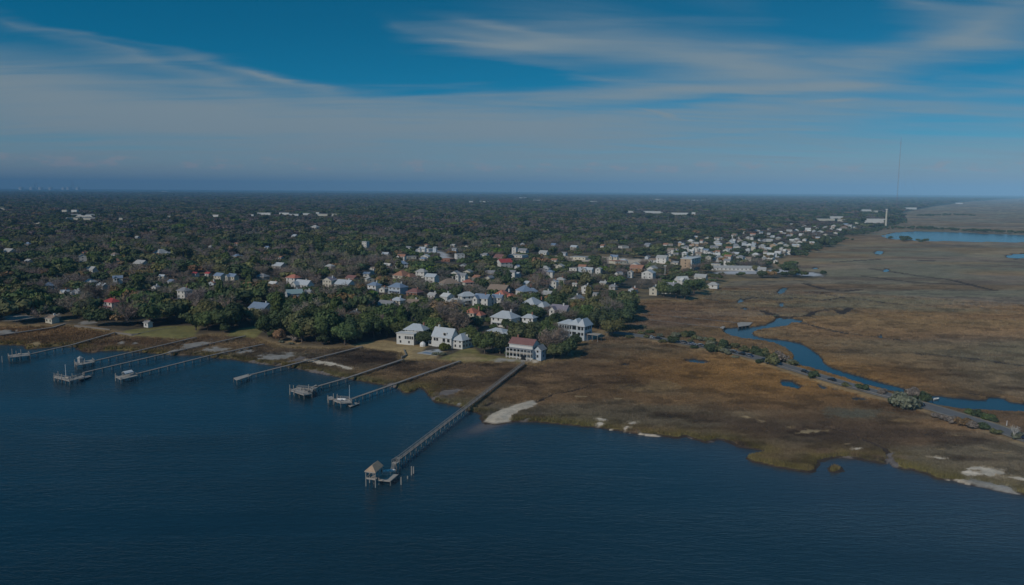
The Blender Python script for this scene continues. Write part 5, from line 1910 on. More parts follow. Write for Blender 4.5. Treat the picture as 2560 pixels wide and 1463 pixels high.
# --- swimming pool terrace in front of the steep-roofed house
c = G(1078, 884, GROUND_UP)
t = empty('pool', (c[0], c[1], ground_z(c[0], c[1])), R(-30))
tag(t, 'small dark-water swimming pool on a pale terrace before the steep-roofed house', 'pool')
b = MB()
b.prism([(-7, -4), (6, -4), (6, 5), (-7, 5)], -0.3, 0.14, 'concrete')
b.build('terrace', t)
b = MB()
b.prism([(-5, -1.8), (2, -1.8), (2, 1.4), (-5, 1.4)], 0.1, 0.16, 'blue_roof')
b.build('basin_water', t)
c = G(1057, 866, GROUND_UP)
o_ = MB()
o_.tube([(0, 0, 0), (0, 0, 1.3), (0, 0, 2.3), (0, 0, 2.9)], [1.7, 1.8, 1.2, 0.2], 'white_plastic', 10)
o_ = link('garden_tent', o_.data('garden_tent'), None, (c[0], c[1], ground_z(c[0], c[1])))
tag(o_, 'small white domed garden tent between the two leftmost shore houses', 'tent')
# --- dark low seawalls by the left lawns
for (pts, lab) in [([(288, 833), (330, 838), (345, 837), (400, 826), (440, 821)], 'dark low seawall curving round the left lawn'), ([(186, 816), (230, 820), (275, 826)], 'dark low seawall before the shelly clearing at left'),
                   ([(1010, 876), (1016, 890), (1004, 895)], 'short dark bulkhead below the leftmost shore house')]:
    q = [G(x, y, 1.4) for x, y in pts]
    t = empty('seawall', (0, 0, 0))
    tag(t, lab, 'seawall')
    for a, c in zip(q[:-1], q[1:]):
        b = MB()
        b.bar((a[0], a[1], 1.0), (c[0], c[1], 1.0), 0.5, 2.4, 'piling_wood')
        b.build('panel', t)

# ------------------------------------------------------------------ plants: one mesh of each habit, shared by all of its kind
def lobes(rng, n, rx, rz, zc):
    out = []
    for _ in range(n):
        a, u = rng.uniform(0, 2 * math.pi), rng.uniform(0.15, 1.0) ** 0.6
        out.append((math.cos(a) * rx * 0.66 * u, math.sin(a) * rx * 0.66 * u, zc + rz * rng.uniform(-0.35, 0.55) * (1.1 - u * 0.6), rx * rng.uniform(0.30, 0.46), rz * rng.uniform(0.34, 0.5)))
    return out


def leaf_crown(name, seed, rx, rz, zc, nl, nleaf, leaf, mat, core=True, spiky=0.0):
    """crown of many small leaf sprays on the skins of overlapping lobes, with solid inner cores added to block light"""
    rng = np.random.default_rng(seed)
    L = lobes(rng, nl, rx, rz, zc)
    V, F = [], []
    ico = []
    if core:  # closed lobe cores added inside the leaves so light does not pass through
        bm = bmesh.new()
        bmesh.ops.create_icosphere(bm, subdivisions=1, radius=1.0)
        iv = [tuple(v.co) for v in bm.verts]
        bf = [tuple(v.index for v in f.verts) for f in bm.faces]
        bm.free()
        for (x, y, z, a, c) in L:
            b = len(V)
            for p in iv:
                k = 0.88 * rng.uniform(0.84, 1.08)
                V.append((x + p[0] * a * k, y + p[1] * a * k, z + p[2] * c * k))
            F += [tuple(b + i for i in f) for f in bf]
    per = nleaf // nl
    for (x, y, z, a, c) in L:
        d = rng.normal(size=(per, 3))
        d[:, 2] += 0.35
        d /= np.linalg.norm(d, axis=1)[:, None]
        for q in d:
            rr = rng.uniform(0.82, 1.12) + (rng.uniform(0, spiky) if spiky else 0)
            p = np.array([x + q[0] * a * rr, y + q[1] * a * rr, z + q[2] * c * rr])
            nrm = q + rng.normal(size=3) * 0.36
            nrm /= np.linalg.norm(nrm)
            t1 = np.cross(nrm, rng.normal(size=3))
            t1 /= np.linalg.norm(t1)
            t2 = np.cross(nrm, t1)
            s = leaf * rng.uniform(0.6, 1.35)
            b = len(V)
            V += [tuple(p - t1 * s), tuple(p + t2 * s * 0.75 + nrm * s * 0.15), tuple(p + t1 * s), tuple(p - t2 * s * 0.75)]
            F.append((b, b + 1, b + 2, b + 3))
    me = bpy.data.meshes.new(name)
    me.from_pydata(V, [], F)
    me.materials.append(MATS[mat])
    return me


def bare_crown(name, seed, h, spread, ntw, mat='foliage'):
    """leafless winter crown: forking boughs and a haze of thin twigs"""
    rng = np.random.default_rng(seed)
    b = MB()
    ends = []
    for k in range(9):
        a = 2 * math.pi * k / 9 + rng.uniform(-.3, .3)
        s = spread * rng.uniform(0.5, 1.0)
        p0 = np.array([0, 0, h * rng.uniform(0.22, 0.4)])
        p2 = np.array([math.cos(a) * s, math.sin(a) * s, h * rng.uniform(0.6, 0.98)])
        p1 = (p0 + p2) / 2 + np.array([math.cos(a) * s * 0.15, math.sin(a) * s * 0.15, h * 0.06])
        b.tube([p0, p1, p2], [0.16, 0.10, 0.03], mat, 4)
        ends += [p1, p2, (p1 + p2) / 2]
    for _ in range(ntw):
        e = ends[rng.integers(len(ends))]
        d = rng.normal(size=3)
        d[2] = abs(d[2]) * 0.9 + 0.1
        d /= np.linalg.norm(d)
        l = h * rng.uniform(0.08, 0.24)
        p = e + rng.normal(size=3) * h * 0.07
        w = np.cross(d, rng.normal(size=3))
        w = w / np.linalg.norm(w) * 0.10
        b.faces([p - w, p + w, p + d * l], [(0, 1, 2)], mat)
    return b.data(name)


def trunk_data(name, seed, h, r, lean=0.5, limbs=4, mat='bark'):
    rng = np.random.default_rng(seed)
    b = MB()
    lx, ly = rng.uniform(-lean, lean), rng.uniform(-lean, lean)
    fork = h * 0.45
    b.tube([(0, 0, -0.8), (lx * 0.2, ly * 0.2, h * 0.2), (lx * 0.6, ly * 0.6, fork)], [r * 1.35, r, r * 0.8], mat, 7)
    for k in range(limbs):
        a = 2 * math.pi * k / limbs + rng.uniform(-.4, .4)
        s = h * rng.uniform(0.22, 0.4)
        b.tube([(lx * 0.55, ly * 0.55, fork - 0.2), (lx * 0.6 + math.cos(a) * s * 0.5, ly * 0.6 + math.sin(a) * s * 0.5, h * 0.6), (math.cos(a) * s, math.sin(a) * s, h * 0.82)], [r * 0.6, r * 0.4, r * 0.15], mat, 5)
    return b.data(name)


def palm_crown(name, seed):
    rng = np.random.default_rng(seed)
    b = MB()
    for k in range(22):
        a = 2 * math.pi * k / 22 + rng.uniform(-.2, .2)
        up = rng.uniform(-0.3, 1.1)
        L = rng.uniform(2.0, 2.7)
        c, s = math.cos(a), math.sin(a)
        pts = []
        for i in range(5):
            u = i / 4
            pts.append((c * L * u, s * L * u, 7.0 + up * u * 1.6 - 1.9 * u * u))
        for i in range(4):
            w0, w1 = 0.42 * math.sin(0.4 + 2.5 * i / 4), 0.42 * math.sin(0.4 + 2.5 * (i + 1) / 4)
            p, q = pts[i], pts[i + 1]
            b.faces([(p[0] - s * w0, p[1] + c * w0, p[2] - 0.12), p, q, (q[0] - s * w1, q[1] + c * w1, q[2] - 0.12)], [(0, 1, 2, 3)], 'foliage')
            b.faces([p, (p[0] + s * w0, p[1] - c * w0, p[2] - 0.12), (q[0] + s * w1, q[1] - c * w1, q[2] - 0.12), q], [(0, 1, 2, 3)], 'foliage')
    return b.data(name)


OAKS = [(leaf_crown('crown', 100 + k, rx, rz, zc, nl, 1900, 0.52, 'foliage'), trunk_data('trunk', 200 + k, zc, 0.42)) for k, (rx, rz, zc, nl) in
        enumerate([(7.5, 6.2, 6.8, 19), (8.2, 5.8, 6.4, 20), (6.4, 6.6, 7.2, 17), (7.0, 5.6, 6.2, 18), (9.0, 6.2, 6.8, 22), (6.0, 6.0, 6.8, 16)])]
TALL = [(leaf_crown('crown', 300 + k, 4.2, 6.5, 9.2, 13, 1500, 0.5, 'foliage'), trunk_data('trunk', 310 + k, 9.5, 0.32)) for k in range(2)]
PINE = [(leaf_crown('crown', 330 + k, 3.8, 4.4, 12.5, 9, 1100, 0.45, 'foliage', spiky=0.25), trunk_data('trunk', 340 + k, 13.5, 0.26, 0.3, 3)) for k in range(2)]
BARE = [(bare_crown('crown', 350 + k, 11.5, 4.6, 1500), trunk_data('trunk', 360 + k, 8.0, 0.26, 0.4, 5, 'pale_bark')) for k in range(3)]
PALM = [(palm_crown('crown', 380), trunk_data('trunk', 381, 7.0, 0.22, 0.3, 0, 'pale_bark'))]
# palms need a straight stem up to the crown
pb = MB()
pb.tube([(0, 0, -0.6), (0.15, 0.05, 3.5), (0, 0, 7.1)], [0.26, 0.2, 0.19], 'pale_bark', 7)
PALM[0] = (PALM[0][0], pb.data('trunk'))
BUSH = [(leaf_crown('foliage', 400 + k, 2.6, 1.5, 1.35, 9, 900, 0.30, 'foliage', spiky=0.3), None) for k in range(3)]
STEM = trunk_data('stem', 420, 2.0, 0.14, 0.3, 4)

G_DARK, G_MID, G_OLIVE, G_LIME, G_GREY, G_RUST, G_SAGE = (0.078, 0.105, 0.050), (0.110, 0.145, 0.055), (0.165, 0.168, 0.075), (0.130, 0.200, 0.035), (0.270, 0.225, 0.190), (0.28, 0.185, 0.095), (0.215, 0.225, 0.155)
KIND = {  # meshes, colour, words
    'dark': (OAKS, G_DARK, 'dark green spreading oak'), 'mid': (OAKS, G_MID, 'mid green round oak'), 'olive': (OAKS, G_OLIVE, 'olive green oak'), 'lime': (OAKS, G_LIME, 'bright green tree'),
    'tall': (TALL, G_MID, 'tall narrow green tree'), 'pine': (PINE, G_DARK, 'tall dark pine'), 'bare': (BARE, G_GREY, 'bare grey-brown tree'), 'rust': (OAKS, G_RUST, 'rusty brown tree'), 'palm': (PALM, G_OLIVE, 'cabbage palm')}
TREES = []     # (x, y, kind, scale, label)


def plant(x, y, kind, s, label, group, zg=None, flat=1.0):
    meshes, col, _ = KIND[kind]
    cr, tr = random.choice(meshes)
    z = ground_z(x, y) if zg is None else zg
    t = empty({'pine': 'pine_tree', 'palm': 'palm_tree', 'bare': 'bare_tree'}.get(kind, 'oak_tree' if kind in ('dark', 'mid', 'olive') else 'tree'), (x, y, z - 0.1), random.uniform(0, 6.28))
    t.scale = (s, s, s * flat)
    tag(t, label, 'tree', group)
    c = link('crown', cr, t)
    k = random.uniform(0.78, 1.25)
    c['tint'] = [col[0] * k * random.uniform(0.9, 1.1), col[1] * k, col[2] * k * random.uniform(0.9, 1.1)]
    link('trunk', tr, t)
    return t


def shrub(px, py, s, col, label, flat=1.0, zg=None):
    p = G(px, py, 1.2)
    z = ground_z(p[0], p[1]) if zg is None else zg
    t = empty('shrub', (p[0], p[1], z - 0.1), random.uniform(0, 6.28))
    t.scale = (s, s, s * flat)
    tag(t, label, 'shrub', 'shrubs along the causeway and shore')
    c = link('foliage', random.choice(BUSH)[0], t)
    k = random.uniform(0.85, 1.15)
    c['tint'] = [v * k for v in col]
    link('stem', STEM, t)


# --- shrubs one can single out
for (px, py, s, col, lab, fl) in [
    (1560, 818, 1.7, G_OLIVE, 'olive shrub where the causeway leaves the woods, first of three', .8), (1580, 822, 1.6, G_OLIVE, 'olive shrub where the causeway leaves the woods, second of three', .8), (1605, 820, 1.8, G_SAGE, 'sage green shrub where the causeway leaves the woods, third of three', .9),
    (1618, 846, 1.5, G_OLIVE, 'olive shrub on the near side beside the silver parked car', .8), (1624, 832, 1.7, G_MID, 'green shrub behind the silver parked car', .9), (1683, 858, 2.3, G_DARK, 'round dark shrub before the parked row', 1.1), (1686, 842, 2.2, G_SAGE, 'sage shrub behind the round dark one at the parked row', 1.0),
    (1706, 842, 2.2, G_OLIVE, 'olive shrub behind the parked row, first', 1.0), (1722, 841, 2.3, G_DARK, 'dark shrub behind the parked row, second', 1.1), (1740, 848, 2.0, G_OLIVE, 'olive shrub behind the parked row, third', .9), (1756, 852, 2.0, G_SAGE, 'sage shrub behind the parked row, fourth', .9),
    (1774, 858, 2.4, G_OLIVE, 'olive shrub behind the end of the parked row', 1.0), (1776, 879, 2.5, G_DARK, 'large dark shrub at the end of the parked row', 1.2), (1794, 880, 2.3, G_OLIVE, 'olive shrub joined right of the large dark one', 1.0), (1808, 872, 2.2, G_DARK, 'narrow dark shrub between the two car rows', 1.5),
    (1812, 884, 1.8, G_SAGE, 'pale sage shrub before the second car row', 1.0), (1834, 868, 2.0, G_OLIVE, 'olive shrub behind the second car row, first', .9), (1866, 876, 2.0, G_OLIVE, 'olive shrub behind the second car row, second', .9), (1838, 893, 1.3, G_SAGE, 'low sage shrub before the second car row', .7),
    (1894, 886, 2.5, G_DARK, 'dark shrub behind the black car under the grey bush', 1.2), (1912, 888, 2.4, G_OLIVE, 'olive shrub behind the black car under the grey bush', 1.1), (1934, 914, 2.9, G_OLIVE, 'large olive bush over the causeway at the bend', 1.3), (1952, 904, 2.6, G_GREY, 'large grey twiggy bush over the causeway at the bend', 1.3),
    (1976, 910, 1.8, G_SAGE, 'sage bush by the creek at the bend', 1.0), (2034, 946, 2.1, G_DARK, 'lone dark shrub before the guard rail', 1.0), (2118, 968, 1.6, G_OLIVE, 'low olive shrub before the guard rail, first of two', .7), (2155, 977, 1.8, G_DARK, 'low dark shrub before the guard rail, second of two', 1.0), (2205, 986, 1.5, G_GREY, 'small grey bush over the guard rail end', 1.0),
    (2262, 1019, 3.4, G_SAGE, 'big grey-green bush before the black car', 1.25), (2244, 1012, 2.4, G_DARK, 'dark bush joined left of the big grey-green one', 1.1), (2283, 992, 2.4, G_GREY, 'twiggy grey bush behind the black car', 1.3), (2304, 998, 2.4, G_DARK, 'dark bush by the creek behind the black car', 1.2),
    (2430, 1036, 1.7, G_MID, 'green hedge shrub behind the right road, first of four', .9), (2448, 1042, 1.9, G_DARK, 'green hedge shrub behind the right road, second of four', 1.0), (2466, 1047, 1.9, G_MID, 'green hedge shrub behind the right road, third of four', .9), (2482, 1051, 1.5, G_DARK, 'green hedge shrub behind the right road, last of four', .8),
    (2345, 1044, 1.6, G_GREY, 'grey thicket shrub before the right road, first of seven', .8), (2365, 1050, 1.7, G_GREY, 'grey thicket shrub before the right road, second of seven', .8), (2386, 1056, 1.8, G_GREY, 'grey thicket shrub before the right road, third of seven', .9), (2408, 1062, 2.0, G_RUST, 'rusty thicket shrub before the right road, fourth of seven', 1.0),
    (2430, 1068, 1.8, G_GREY, 'grey thicket shrub before the right road, fifth of seven', .9), (2456, 1073, 1.7, G_DARK, 'dark thicket shrub before the right road, sixth of seven', .9), (2490, 1085, 1.4, G_OLIVE, 'olive thicket shrub before the right road, last of seven', .8),
    (2548, 1100, 1.6, G_SAGE, 'sage shrub before the dark blue car', .9), (1112, 880, 2.2, (0.14, 0.15, 0.03), 'yellow-green domed shrub at the terrace of the steep-roofed house', 1.2), (1272, 893, 1.6, G_DARK, 'dark clipped shrub at the left foot of the red-roofed house', 1.1), (1310, 898, 1.7, G_DARK, 'dark clipped shrub before the red-roofed porch', 1.2),
    (1090, 892, 1.4, G_SAGE, 'sage shrub by the terrace corner, left', .7), (1104, 892, 1.4, G_SAGE, 'sage shrub by the terrace corner, right', .7), (1340, 898, 2.0, G_DARK, 'dark shrub right of the red-roofed house', 1.1), (1358, 896, 2.0, G_OLIVE, 'olive shrub right of the red-roofed house', 1.1),
    (744, 858, 2.4, G_GREY, 'grey twiggy shrub on the sandy bank by the lone oak', 1.2), (728, 864, 1.0, G_SAGE, 'tiny sage shrub on the sandy bank', .8), (704, 860, 1.1, G_SAGE, 'tiny sage shrub under the lone oak', .8),
    (2058, 686, 2.6, G_DARK, 'dark round bush at the tip of the marsh point', 1.0), (1938, 788, 1.2, G_SAGE, 'small pale bush at the top of the creek', .7), (1735, 869, 1.2, G_DARK, 'dark low clump in the tawny meadow before the parked row', .5)]:
    shrub(px, py, s * 0.62, col, lab, fl)

for row, (off, word) in enumerate(((7.0, 'far'), (-6.6, 'near'))):
    sel = [i for i in range(len(RQ)) if 1575 < P(RQ[i][0], RQ[i][1], 1.7)[0] < 1990]
    for n_, i in enumerate(sel[::2] if row == 0 else sel[::4]):
        q = RQ[i] + RN[i] * (-side) * off + RNG.uniform(-1.2, 1.2, 2)
        px, py = P(q[0], q[1], 1.2)
        cn, cw = random.choice([(G_SAGE, 'sage'), (G_OLIVE, 'olive'), (G_OLIVE, 'olive'), (G_DARK, 'dark'), (G_GREY, 'grey')])
        nn = n_ + 1
        shrub(px, py, random.uniform(0.7, 1.25), cn, 'low %s verge shrub on the %s side of the causeway, %s from the woods' % (cw, word, ORD[nn - 1]), random.uniform(0.7, 1.1))

# --- trees one can single out by hand
for (px, py, kind, s, lab) in [
    (672, 842, 'dark', 1.05, 'lone dark oak on the sandy bank beside the lawn'), (1232, 880, 'olive', 0.9, 'clump oak with pale trunk on the lawn, left'), (1212, 884, 'mid', 0.85, 'clump oak with pale trunk on the lawn, middle'), (1250, 884, 'dark', 0.85, 'clump oak with pale trunk on the lawn, right'),
    (1176, 864, 'mid', 0.8, 'small green tree behind the steep-roofed house corner'), (1062, 862, 'dark', 0.62, 'dark small tree between the two leftmost shore houses'), (1375, 888, 'bare', 1.0, 'bare brown tree right of the red-roofed house, first'), (1400, 884, 'bare', 0.95, 'bare brown tree right of the red-roofed house, second'),
    (1385, 895, 'olive', 0.6, 'low olive tree under the bare brown pair'), (1418, 888, 'dark', 0.8, 'dark tree at the marsh corner below the villa'), (1405, 892, 'dark', 0.62, 'dark low tree at the marsh corner below the villa'), (1440, 862, 'dark', 0.5, 'dark small tree below the villa stairs'),
    (1530, 838, 'olive', 0.85, 'olive tree at the marsh edge right of the villa'), (1548, 822, 'dark', 1.1, 'dark oak at the marsh edge, outermost of the wood'), (1520, 822, 'bare', 1.0, 'bare grey tree right of the villa'), (1560, 800, 'dark', 1.15, 'dark broad oak at the wood corner above the causeway'), (1570, 782, 'olive', 1.1, 'olive oak at the wood corner above the causeway'),
    (836, 806, 'lime', 1.0, 'brightest lime green tree in the central wood'), (826, 834, 'lime', 0.85, 'lime green tree in front of the brightest one'), (862, 862, 'mid', 0.9, 'green shore tree right of the grey twiggy shrub'), (905, 850, 'mid', 1.0, 'green shore tree over the tall trunks, left of the shore houses'),
    (935, 846, 'dark', 1.0, 'dark shore tree over the tall trunks, left of the shore houses'), (968, 842, 'mid', 1.0, 'green shore tree touching the leftmost shore house'), (790, 854, 'olive', 0.9, 'olive shore tree right of the grey twiggy shrub'), (520, 826, 'mid', 0.95, 'green shore oak at the left lawn, right one'), (560, 826, 'dark', 1.0, 'dark shore oak at the left lawn, right one'),
    (490, 826, 'dark', 0.9, 'dark shore oak at the left lawn, left one'), (1660, 742, 'mid', 1.0, 'green round tree before the grey-gabled marsh-edge house, left'), (1690, 746, 'dark', 1.0, 'dark round tree before the grey-gabled marsh-edge house, middle'), (1735, 736, 'mid', 1.05, 'green round tree before the grey-gabled marsh-edge house, right'),
    (1712, 748, 'dark', 0.8, 'dark low tree at the marsh edge before the three bright gables'), (1905, 695, 'dark', 0.6, 'dark tree before the very long building'), (1960, 693, 'dark', 0.45, 'dark tree on the pale lot, first'), (1980, 692, 'dark', 0.5, 'dark tree on the pale lot, second'), (1888, 678, 'olive', 0.55, 'golden green tree behind the very long building'),
    (235, 772, 'bare', 1.35, 'big bare grey tree left of the crimson-roofed house'), (490, 782, 'bare', 1.2, 'bare grey tree left of the low slate-blue roof'), (690, 770, 'bare', 1.1, 'bare grey trunked tree right of the low slate-blue roof'), (2062, 616, 'dark', 1.4, 'dark round tree on the marsh rim'), (2092, 611, 'dark', 1.0, 'dark lone bush-like tree on the marsh rim')]:
    p = G(px, py, 2.0)
    TREES.append((p[0], p[1], kind, s * 1.2, lab))
hand = len(TREES)
# dead white snag and slim post at the right road end
p = G(2535, 1097, 1.6)
t = empty('dead_tree', (p[0], p[1], ground_z(p[0], p[1]) - 0.1))
tag(t, 'bleached white dead tree at the right road end', 'tree')
link('trunk', trunk_data('trunk', 901, 4.6, 0.16, 0.5, 3, 'white_plastic'), t)
c = link('crown', bare_crown('crown', 902, 5.2, 1.3, 120), t)
c['tint'] = [0.5, 0.48, 0.45]
p = G(2517, 1060, 1.7)
o_ = link('marker_post', WHITEPOLE, None, (p[0], p[1], ground_z(p[0], p[1]) - 0.2), 0, (1.4, 1.4, 2.3))
tag(o_, 'slim white marker post beyond the right road end', 'post')

# --- woods: jittered rows of trees over the upland, thinner and broader with distance
def scatter():
    out = []
    for (d0, d1, sp, grow) in ((430, 640, 11.2, 1.08), (640, 1250, 13.6, 1.15), (1250, 2600, 18.0, 1.45), (2600, 6000, 29.0, 1.7), (6000, 15000, 58.0, 1.9)):
        half = math.tan(R(36.5))
        ys = np.arange(d0 * 0.8, d1, sp)
        for y in ys:
            m = y * half + 10
            xs = np.arange(-m, m, sp)
            x = xs + RNG.uniform(-.5, .5, len(xs)) * sp
            yy = y + RNG.uniform(-.5, .5, len(xs)) * sp
            d = np.hypot(x, yy)
            k = (d >= d0) & (d < d1) & (np.abs(np.arctan2(x, yy)) < R(36.5))
            out.append(np.stack([x[k], yy[k], np.full(k.sum(), grow)], 1))
    n = 900                                            # undergrowth and young trees in the nearest woods
    a, d = RNG.uniform(R(-35), R(12), n), RNG.uniform(430, 720, n)
    out.append(np.stack([d * np.sin(a), d * np.cos(a), np.full(n, 0.55)], 1))
    return np.vstack(out)


PT = scatter()
su = sdf(P_UP, PT[:, 0], PT[:, 1])
keep = su > np.where(PT[:, 2] < 1.2, 4.5, 8.0)
for pl in P_LAWNS + P_DRY:
    keep &= near_sdf(pl, PT[:, 0], PT[:, 1], 10) < -3.0
for (c0, M, tone) in ELL:
    if tone in ('plaza', 'lot', 'shell', 'sand', 'straw'):
        keep &= ell_field(c0, M, PT[:, 0], PT[:, 1]) < -0.05
PT = PT[keep]
nz = fbm(PT[:, 0] / 90, PT[:, 1] / 90, 301, 3)
nz2 = fbm(PT[:, 0] / 300, PT[:, 1] / 300, 311, 3)
D_ = np.hypot(PT[:, 0], PT[:, 1])
# village streets and gardens leave gaps on the right and in the middle distance
az = np.degrees(np.arctan2(PT[:, 0], PT[:, 1]))
village = np.exp(-(((az - 13) / 11) ** 2)) * np.exp(-(((D_ - 1150) / 420) ** 2))
prob = 0.97 - 0.35 * village - 0.25 * sstep(0.58, 0.72, nz) * (D_ < 1500)
k = RNG.uniform(size=len(PT)) < prob
PT, nz, nz2, D_ = PT[k], nz[k], nz2[k], D_[k]
# how each would look: kind, size
kinds = ['dark', 'mid', 'olive', 'lime', 'tall', 'pine', 'bare', 'rust', 'palm']
u = RNG.uniform(size=len(PT))
brown = np.clip(sstep(0.36, 0.56, nz2) * sstep(480, 800, D_) * 1.25, 0, 1.3)
kid = np.select([u < 0.33 - 0.12 * brown, u < 0.56 - 0.26 * brown, u < 0.74 - 0.28 * brown, u < 0.755 - 0.28 * brown, u < 0.80 - 0.28 * brown, u < 0.835 - 0.28 * brown, u < 0.955, u < 0.985], [0, 1, 2, 3, 4, 5, 6, 7], 8)
size = (0.70 + 0.75 * RNG.uniform(size=len(PT)) ** 1.4) * np.where(D_ < 640, 1.2, 1.08) * (1 - 0.3 * np.exp(-(((np.degrees(np.arctan2(PT[:, 0], PT[:, 1])) - 15) / 8) ** 2)) * (D_ < 1800) * (D_ > 700))
HT = np.select([kid <= 3, kid == 4, kid == 5, kid == 6, kid == 7], [12.0, 14.5, 16.0, 11.5, 11.0], 8.0) * size
RD = np.select([kid <= 3, kid == 4, kid == 5, kid == 6, kid == 7], [8.0, 4.8, 4.2, 4.8, 8.0], 2.6) * size * PT[:, 2]
# pixel boxes, to keep the seen fronts of the houses clear
Pc = np.stack([PT[:, 0], PT[:, 1], np.full(len(PT), GROUND_UP - CAM_H)], 1) @ MR
PX, PYB = CX + FPX * Pc[:, 0] / -Pc[:, 2], CY - FPX * Pc[:, 1] / -Pc[:, 2]
ppm = FPX / -Pc[:, 2]
PYT = PYB - HT * ppm
PR = RD * ppm
ok = np.ones(len(PT), bool)
foot = np.zeros(len(PT), bool)
shrink = np.ones(len(PT))
for (x0, y0, x1, y1, d) in HOUSE_RECTS:
    front = (D_ < d + 4) & (D_ > d - 500)
    ox = np.minimum(PX + PR * 0.8, x1) - np.maximum(PX - PR * 0.8, x0)
    oy = np.minimum(PYB, y1) - np.maximum(PYT, y0)
    bad = front & (ox > 0.12 * (x1 - x0)) & (oy > 0.30 * (y1 - y0))
    allow = PYB - (y1 - RNG.uniform(0.0, 0.35, len(PT)) * (y1 - y0))
    shrink = np.where(bad, np.minimum(shrink, allow / (PYB - PYT)), shrink)
ok &= shrink > 0.42
size = size * np.clip(shrink, 0.3, 1)
hx = [(q.location.x, q.location.y) for q in scene.objects if q.type == 'EMPTY' and q.name.split('.')[0] in ('house', 'hall', 'factory', 'apartment_block', 'long_building')]
for (x, y) in hx:
    dd = math.hypot(x, y)
    ok &= np.hypot(PT[:, 0] - x, PT[:, 1] - y) > (8.0 if dd < 900 else 7.0)
for (x, y, kd, s, lab) in TREES:
    ok &= np.hypot(PT[:, 0] - x, PT[:, 1] - y) > 6.5
PT, kid, size, D_, PX, PYB, PYT, PR = PT[ok], kid[ok], size[ok], D_[ok], PX[ok], PYB[ok], PYT[ok], PR[ok]
print('TREES', len(PT))

# --- the trees that show largest stand as individuals
frame = (PX > -10) & (PX < 2570)
order = np.argsort(np.where(frame, D_, 1e9))
NEAR = order[:300 - hand]
REST = np.setdiff1d(np.arange(len(PT)), NEAR)
info = []
for i in NEAR:
    kd = kinds[kid[i]]
    px, py = PX[i], PYB[i]
    j = min(range(len(LANDMARKS)), key=lambda q: math.hypot(LANDMARKS[q][0] - px, (LANDMARKS[q][1] - py) * 2.0))
    L = LANDMARKS[j]
    dx, dd = px - L[0], D_[i] - L[2]
    if abs(dx) > 45 or abs(dd) < 12:
        rel = 'left of' if dx < 0 else 'right of'
    else:
        rel = 'behind' if dd > 0 else 'in front of'
    info.append((i, kd, rel, L[3], math.hypot(dx, (L[1] - py) * 2.0)))
for (i, kd, rel, lm, dist) in info:
    same = sorted(q[4] for q in info if q[1] == kd and q[2] == rel and q[3] == lm)
    n = same.index(dist)
    word = KIND[kd][2]
    lab = '%s %s %s' % (word, rel, lm)
    if len(same) > 1:
        lab += ', nearest' if n == 0 else ', %s nearest' % ORD[n]
    TREES.append((PT[i, 0], PT[i, 1], kd, size[i] * PT[i, 2], lab))
zs = fields(np.array([q[0] for q in TREES]), np.array([q[1] for q in TREES]))['z']
for (x, y, kd, s, lab), z in zip(TREES, zs):
    plant(x, y, kd, s, lab, 'trees of the shore woods', float(z))

# ------------------------------------------------------------------ instancing on points, for what nobody could count
def instancer(name, pts, idx, scl, rotz, tint, meshes, label=None):
    coll = bpy.data.collections.new(name + '_habits')
    for k, me in enumerate(meshes):
        o = bpy.data.objects.new('%s_habit_%02d' % (name, k), me)
        coll.objects.link(o)
    me = bpy.data.meshes.new(name)
    me.vertices.add(len(pts))
    me.vertices.foreach_set('co', np.asarray(pts, np.float32).ravel())
    for nm, typ, key, val in (('pick', 'INT', 'value', np.asarray(idx, np.int32)), ('grow', 'FLOAT_VECTOR', 'vector', np.asarray(scl, np.float32).ravel()),
                              ('turn', 'FLOAT_VECTOR', 'vector', np.stack([np.zeros(len(pts)), np.zeros(len(pts)), rotz], 1).astype(np.float32).ravel()),
                              ('tint', 'FLOAT_COLOR', 'color', np.concatenate([tint, np.ones((len(pts), 1))], 1).astype(np.float32).ravel())):
        a = me.attributes.new(nm, typ, 'POINT')
        a.data.foreach_set(key, val)
    me.update()
    ng = bpy.data.node_groups.new(name, 'GeometryNodeTree')
    ng.interface.new_socket('Geometry', in_out='INPUT', socket_type='NodeSocketGeometry')
    ng.interface.new_socket('Geometry', in_out='OUTPUT', socket_type='NodeSocketGeometry')
    N, Lk = ng.nodes, ng.links
    gi, go = N.new('NodeGroupInput'), N.new('NodeGroupOutput')
    ci = N.new('GeometryNodeCollectionInfo')
    ci.inputs['Collection'].default_value = coll
    ci.inputs['Separate Children'].default_value = True
    ci.inputs['Reset Children'].default_value = True
    ip = N.new('GeometryNodeInstanceOnPoints')
    ip.inputs['Pick Instance'].default_value = True

    def attr(nm, typ):
        q = N.new('GeometryNodeInputNamedAttribute')
        q.data_type = typ
        q.inputs['Name'].default_value = nm
        return q.outputs[0]
    Lk.new(gi.outputs[0], ip.inputs['Points'])
    Lk.new(ci.outputs[0], ip.inputs['Instance'])
    Lk.new(attr('pick', 'INT'), ip.inputs['Instance Index'])
    Lk.new(attr('turn', 'FLOAT_VECTOR'), ip.inputs['Rotation'])
    Lk.new(attr('grow', 'FLOAT_VECTOR'), ip.inputs['Scale'])
    Lk.new(ip.outputs[0], go.inputs[0])
    o = link(name, me)
    md = o.modifiers.new('plants', 'NODES')
    md.node_group = ng
    structure(o, 'stuff')
    return o


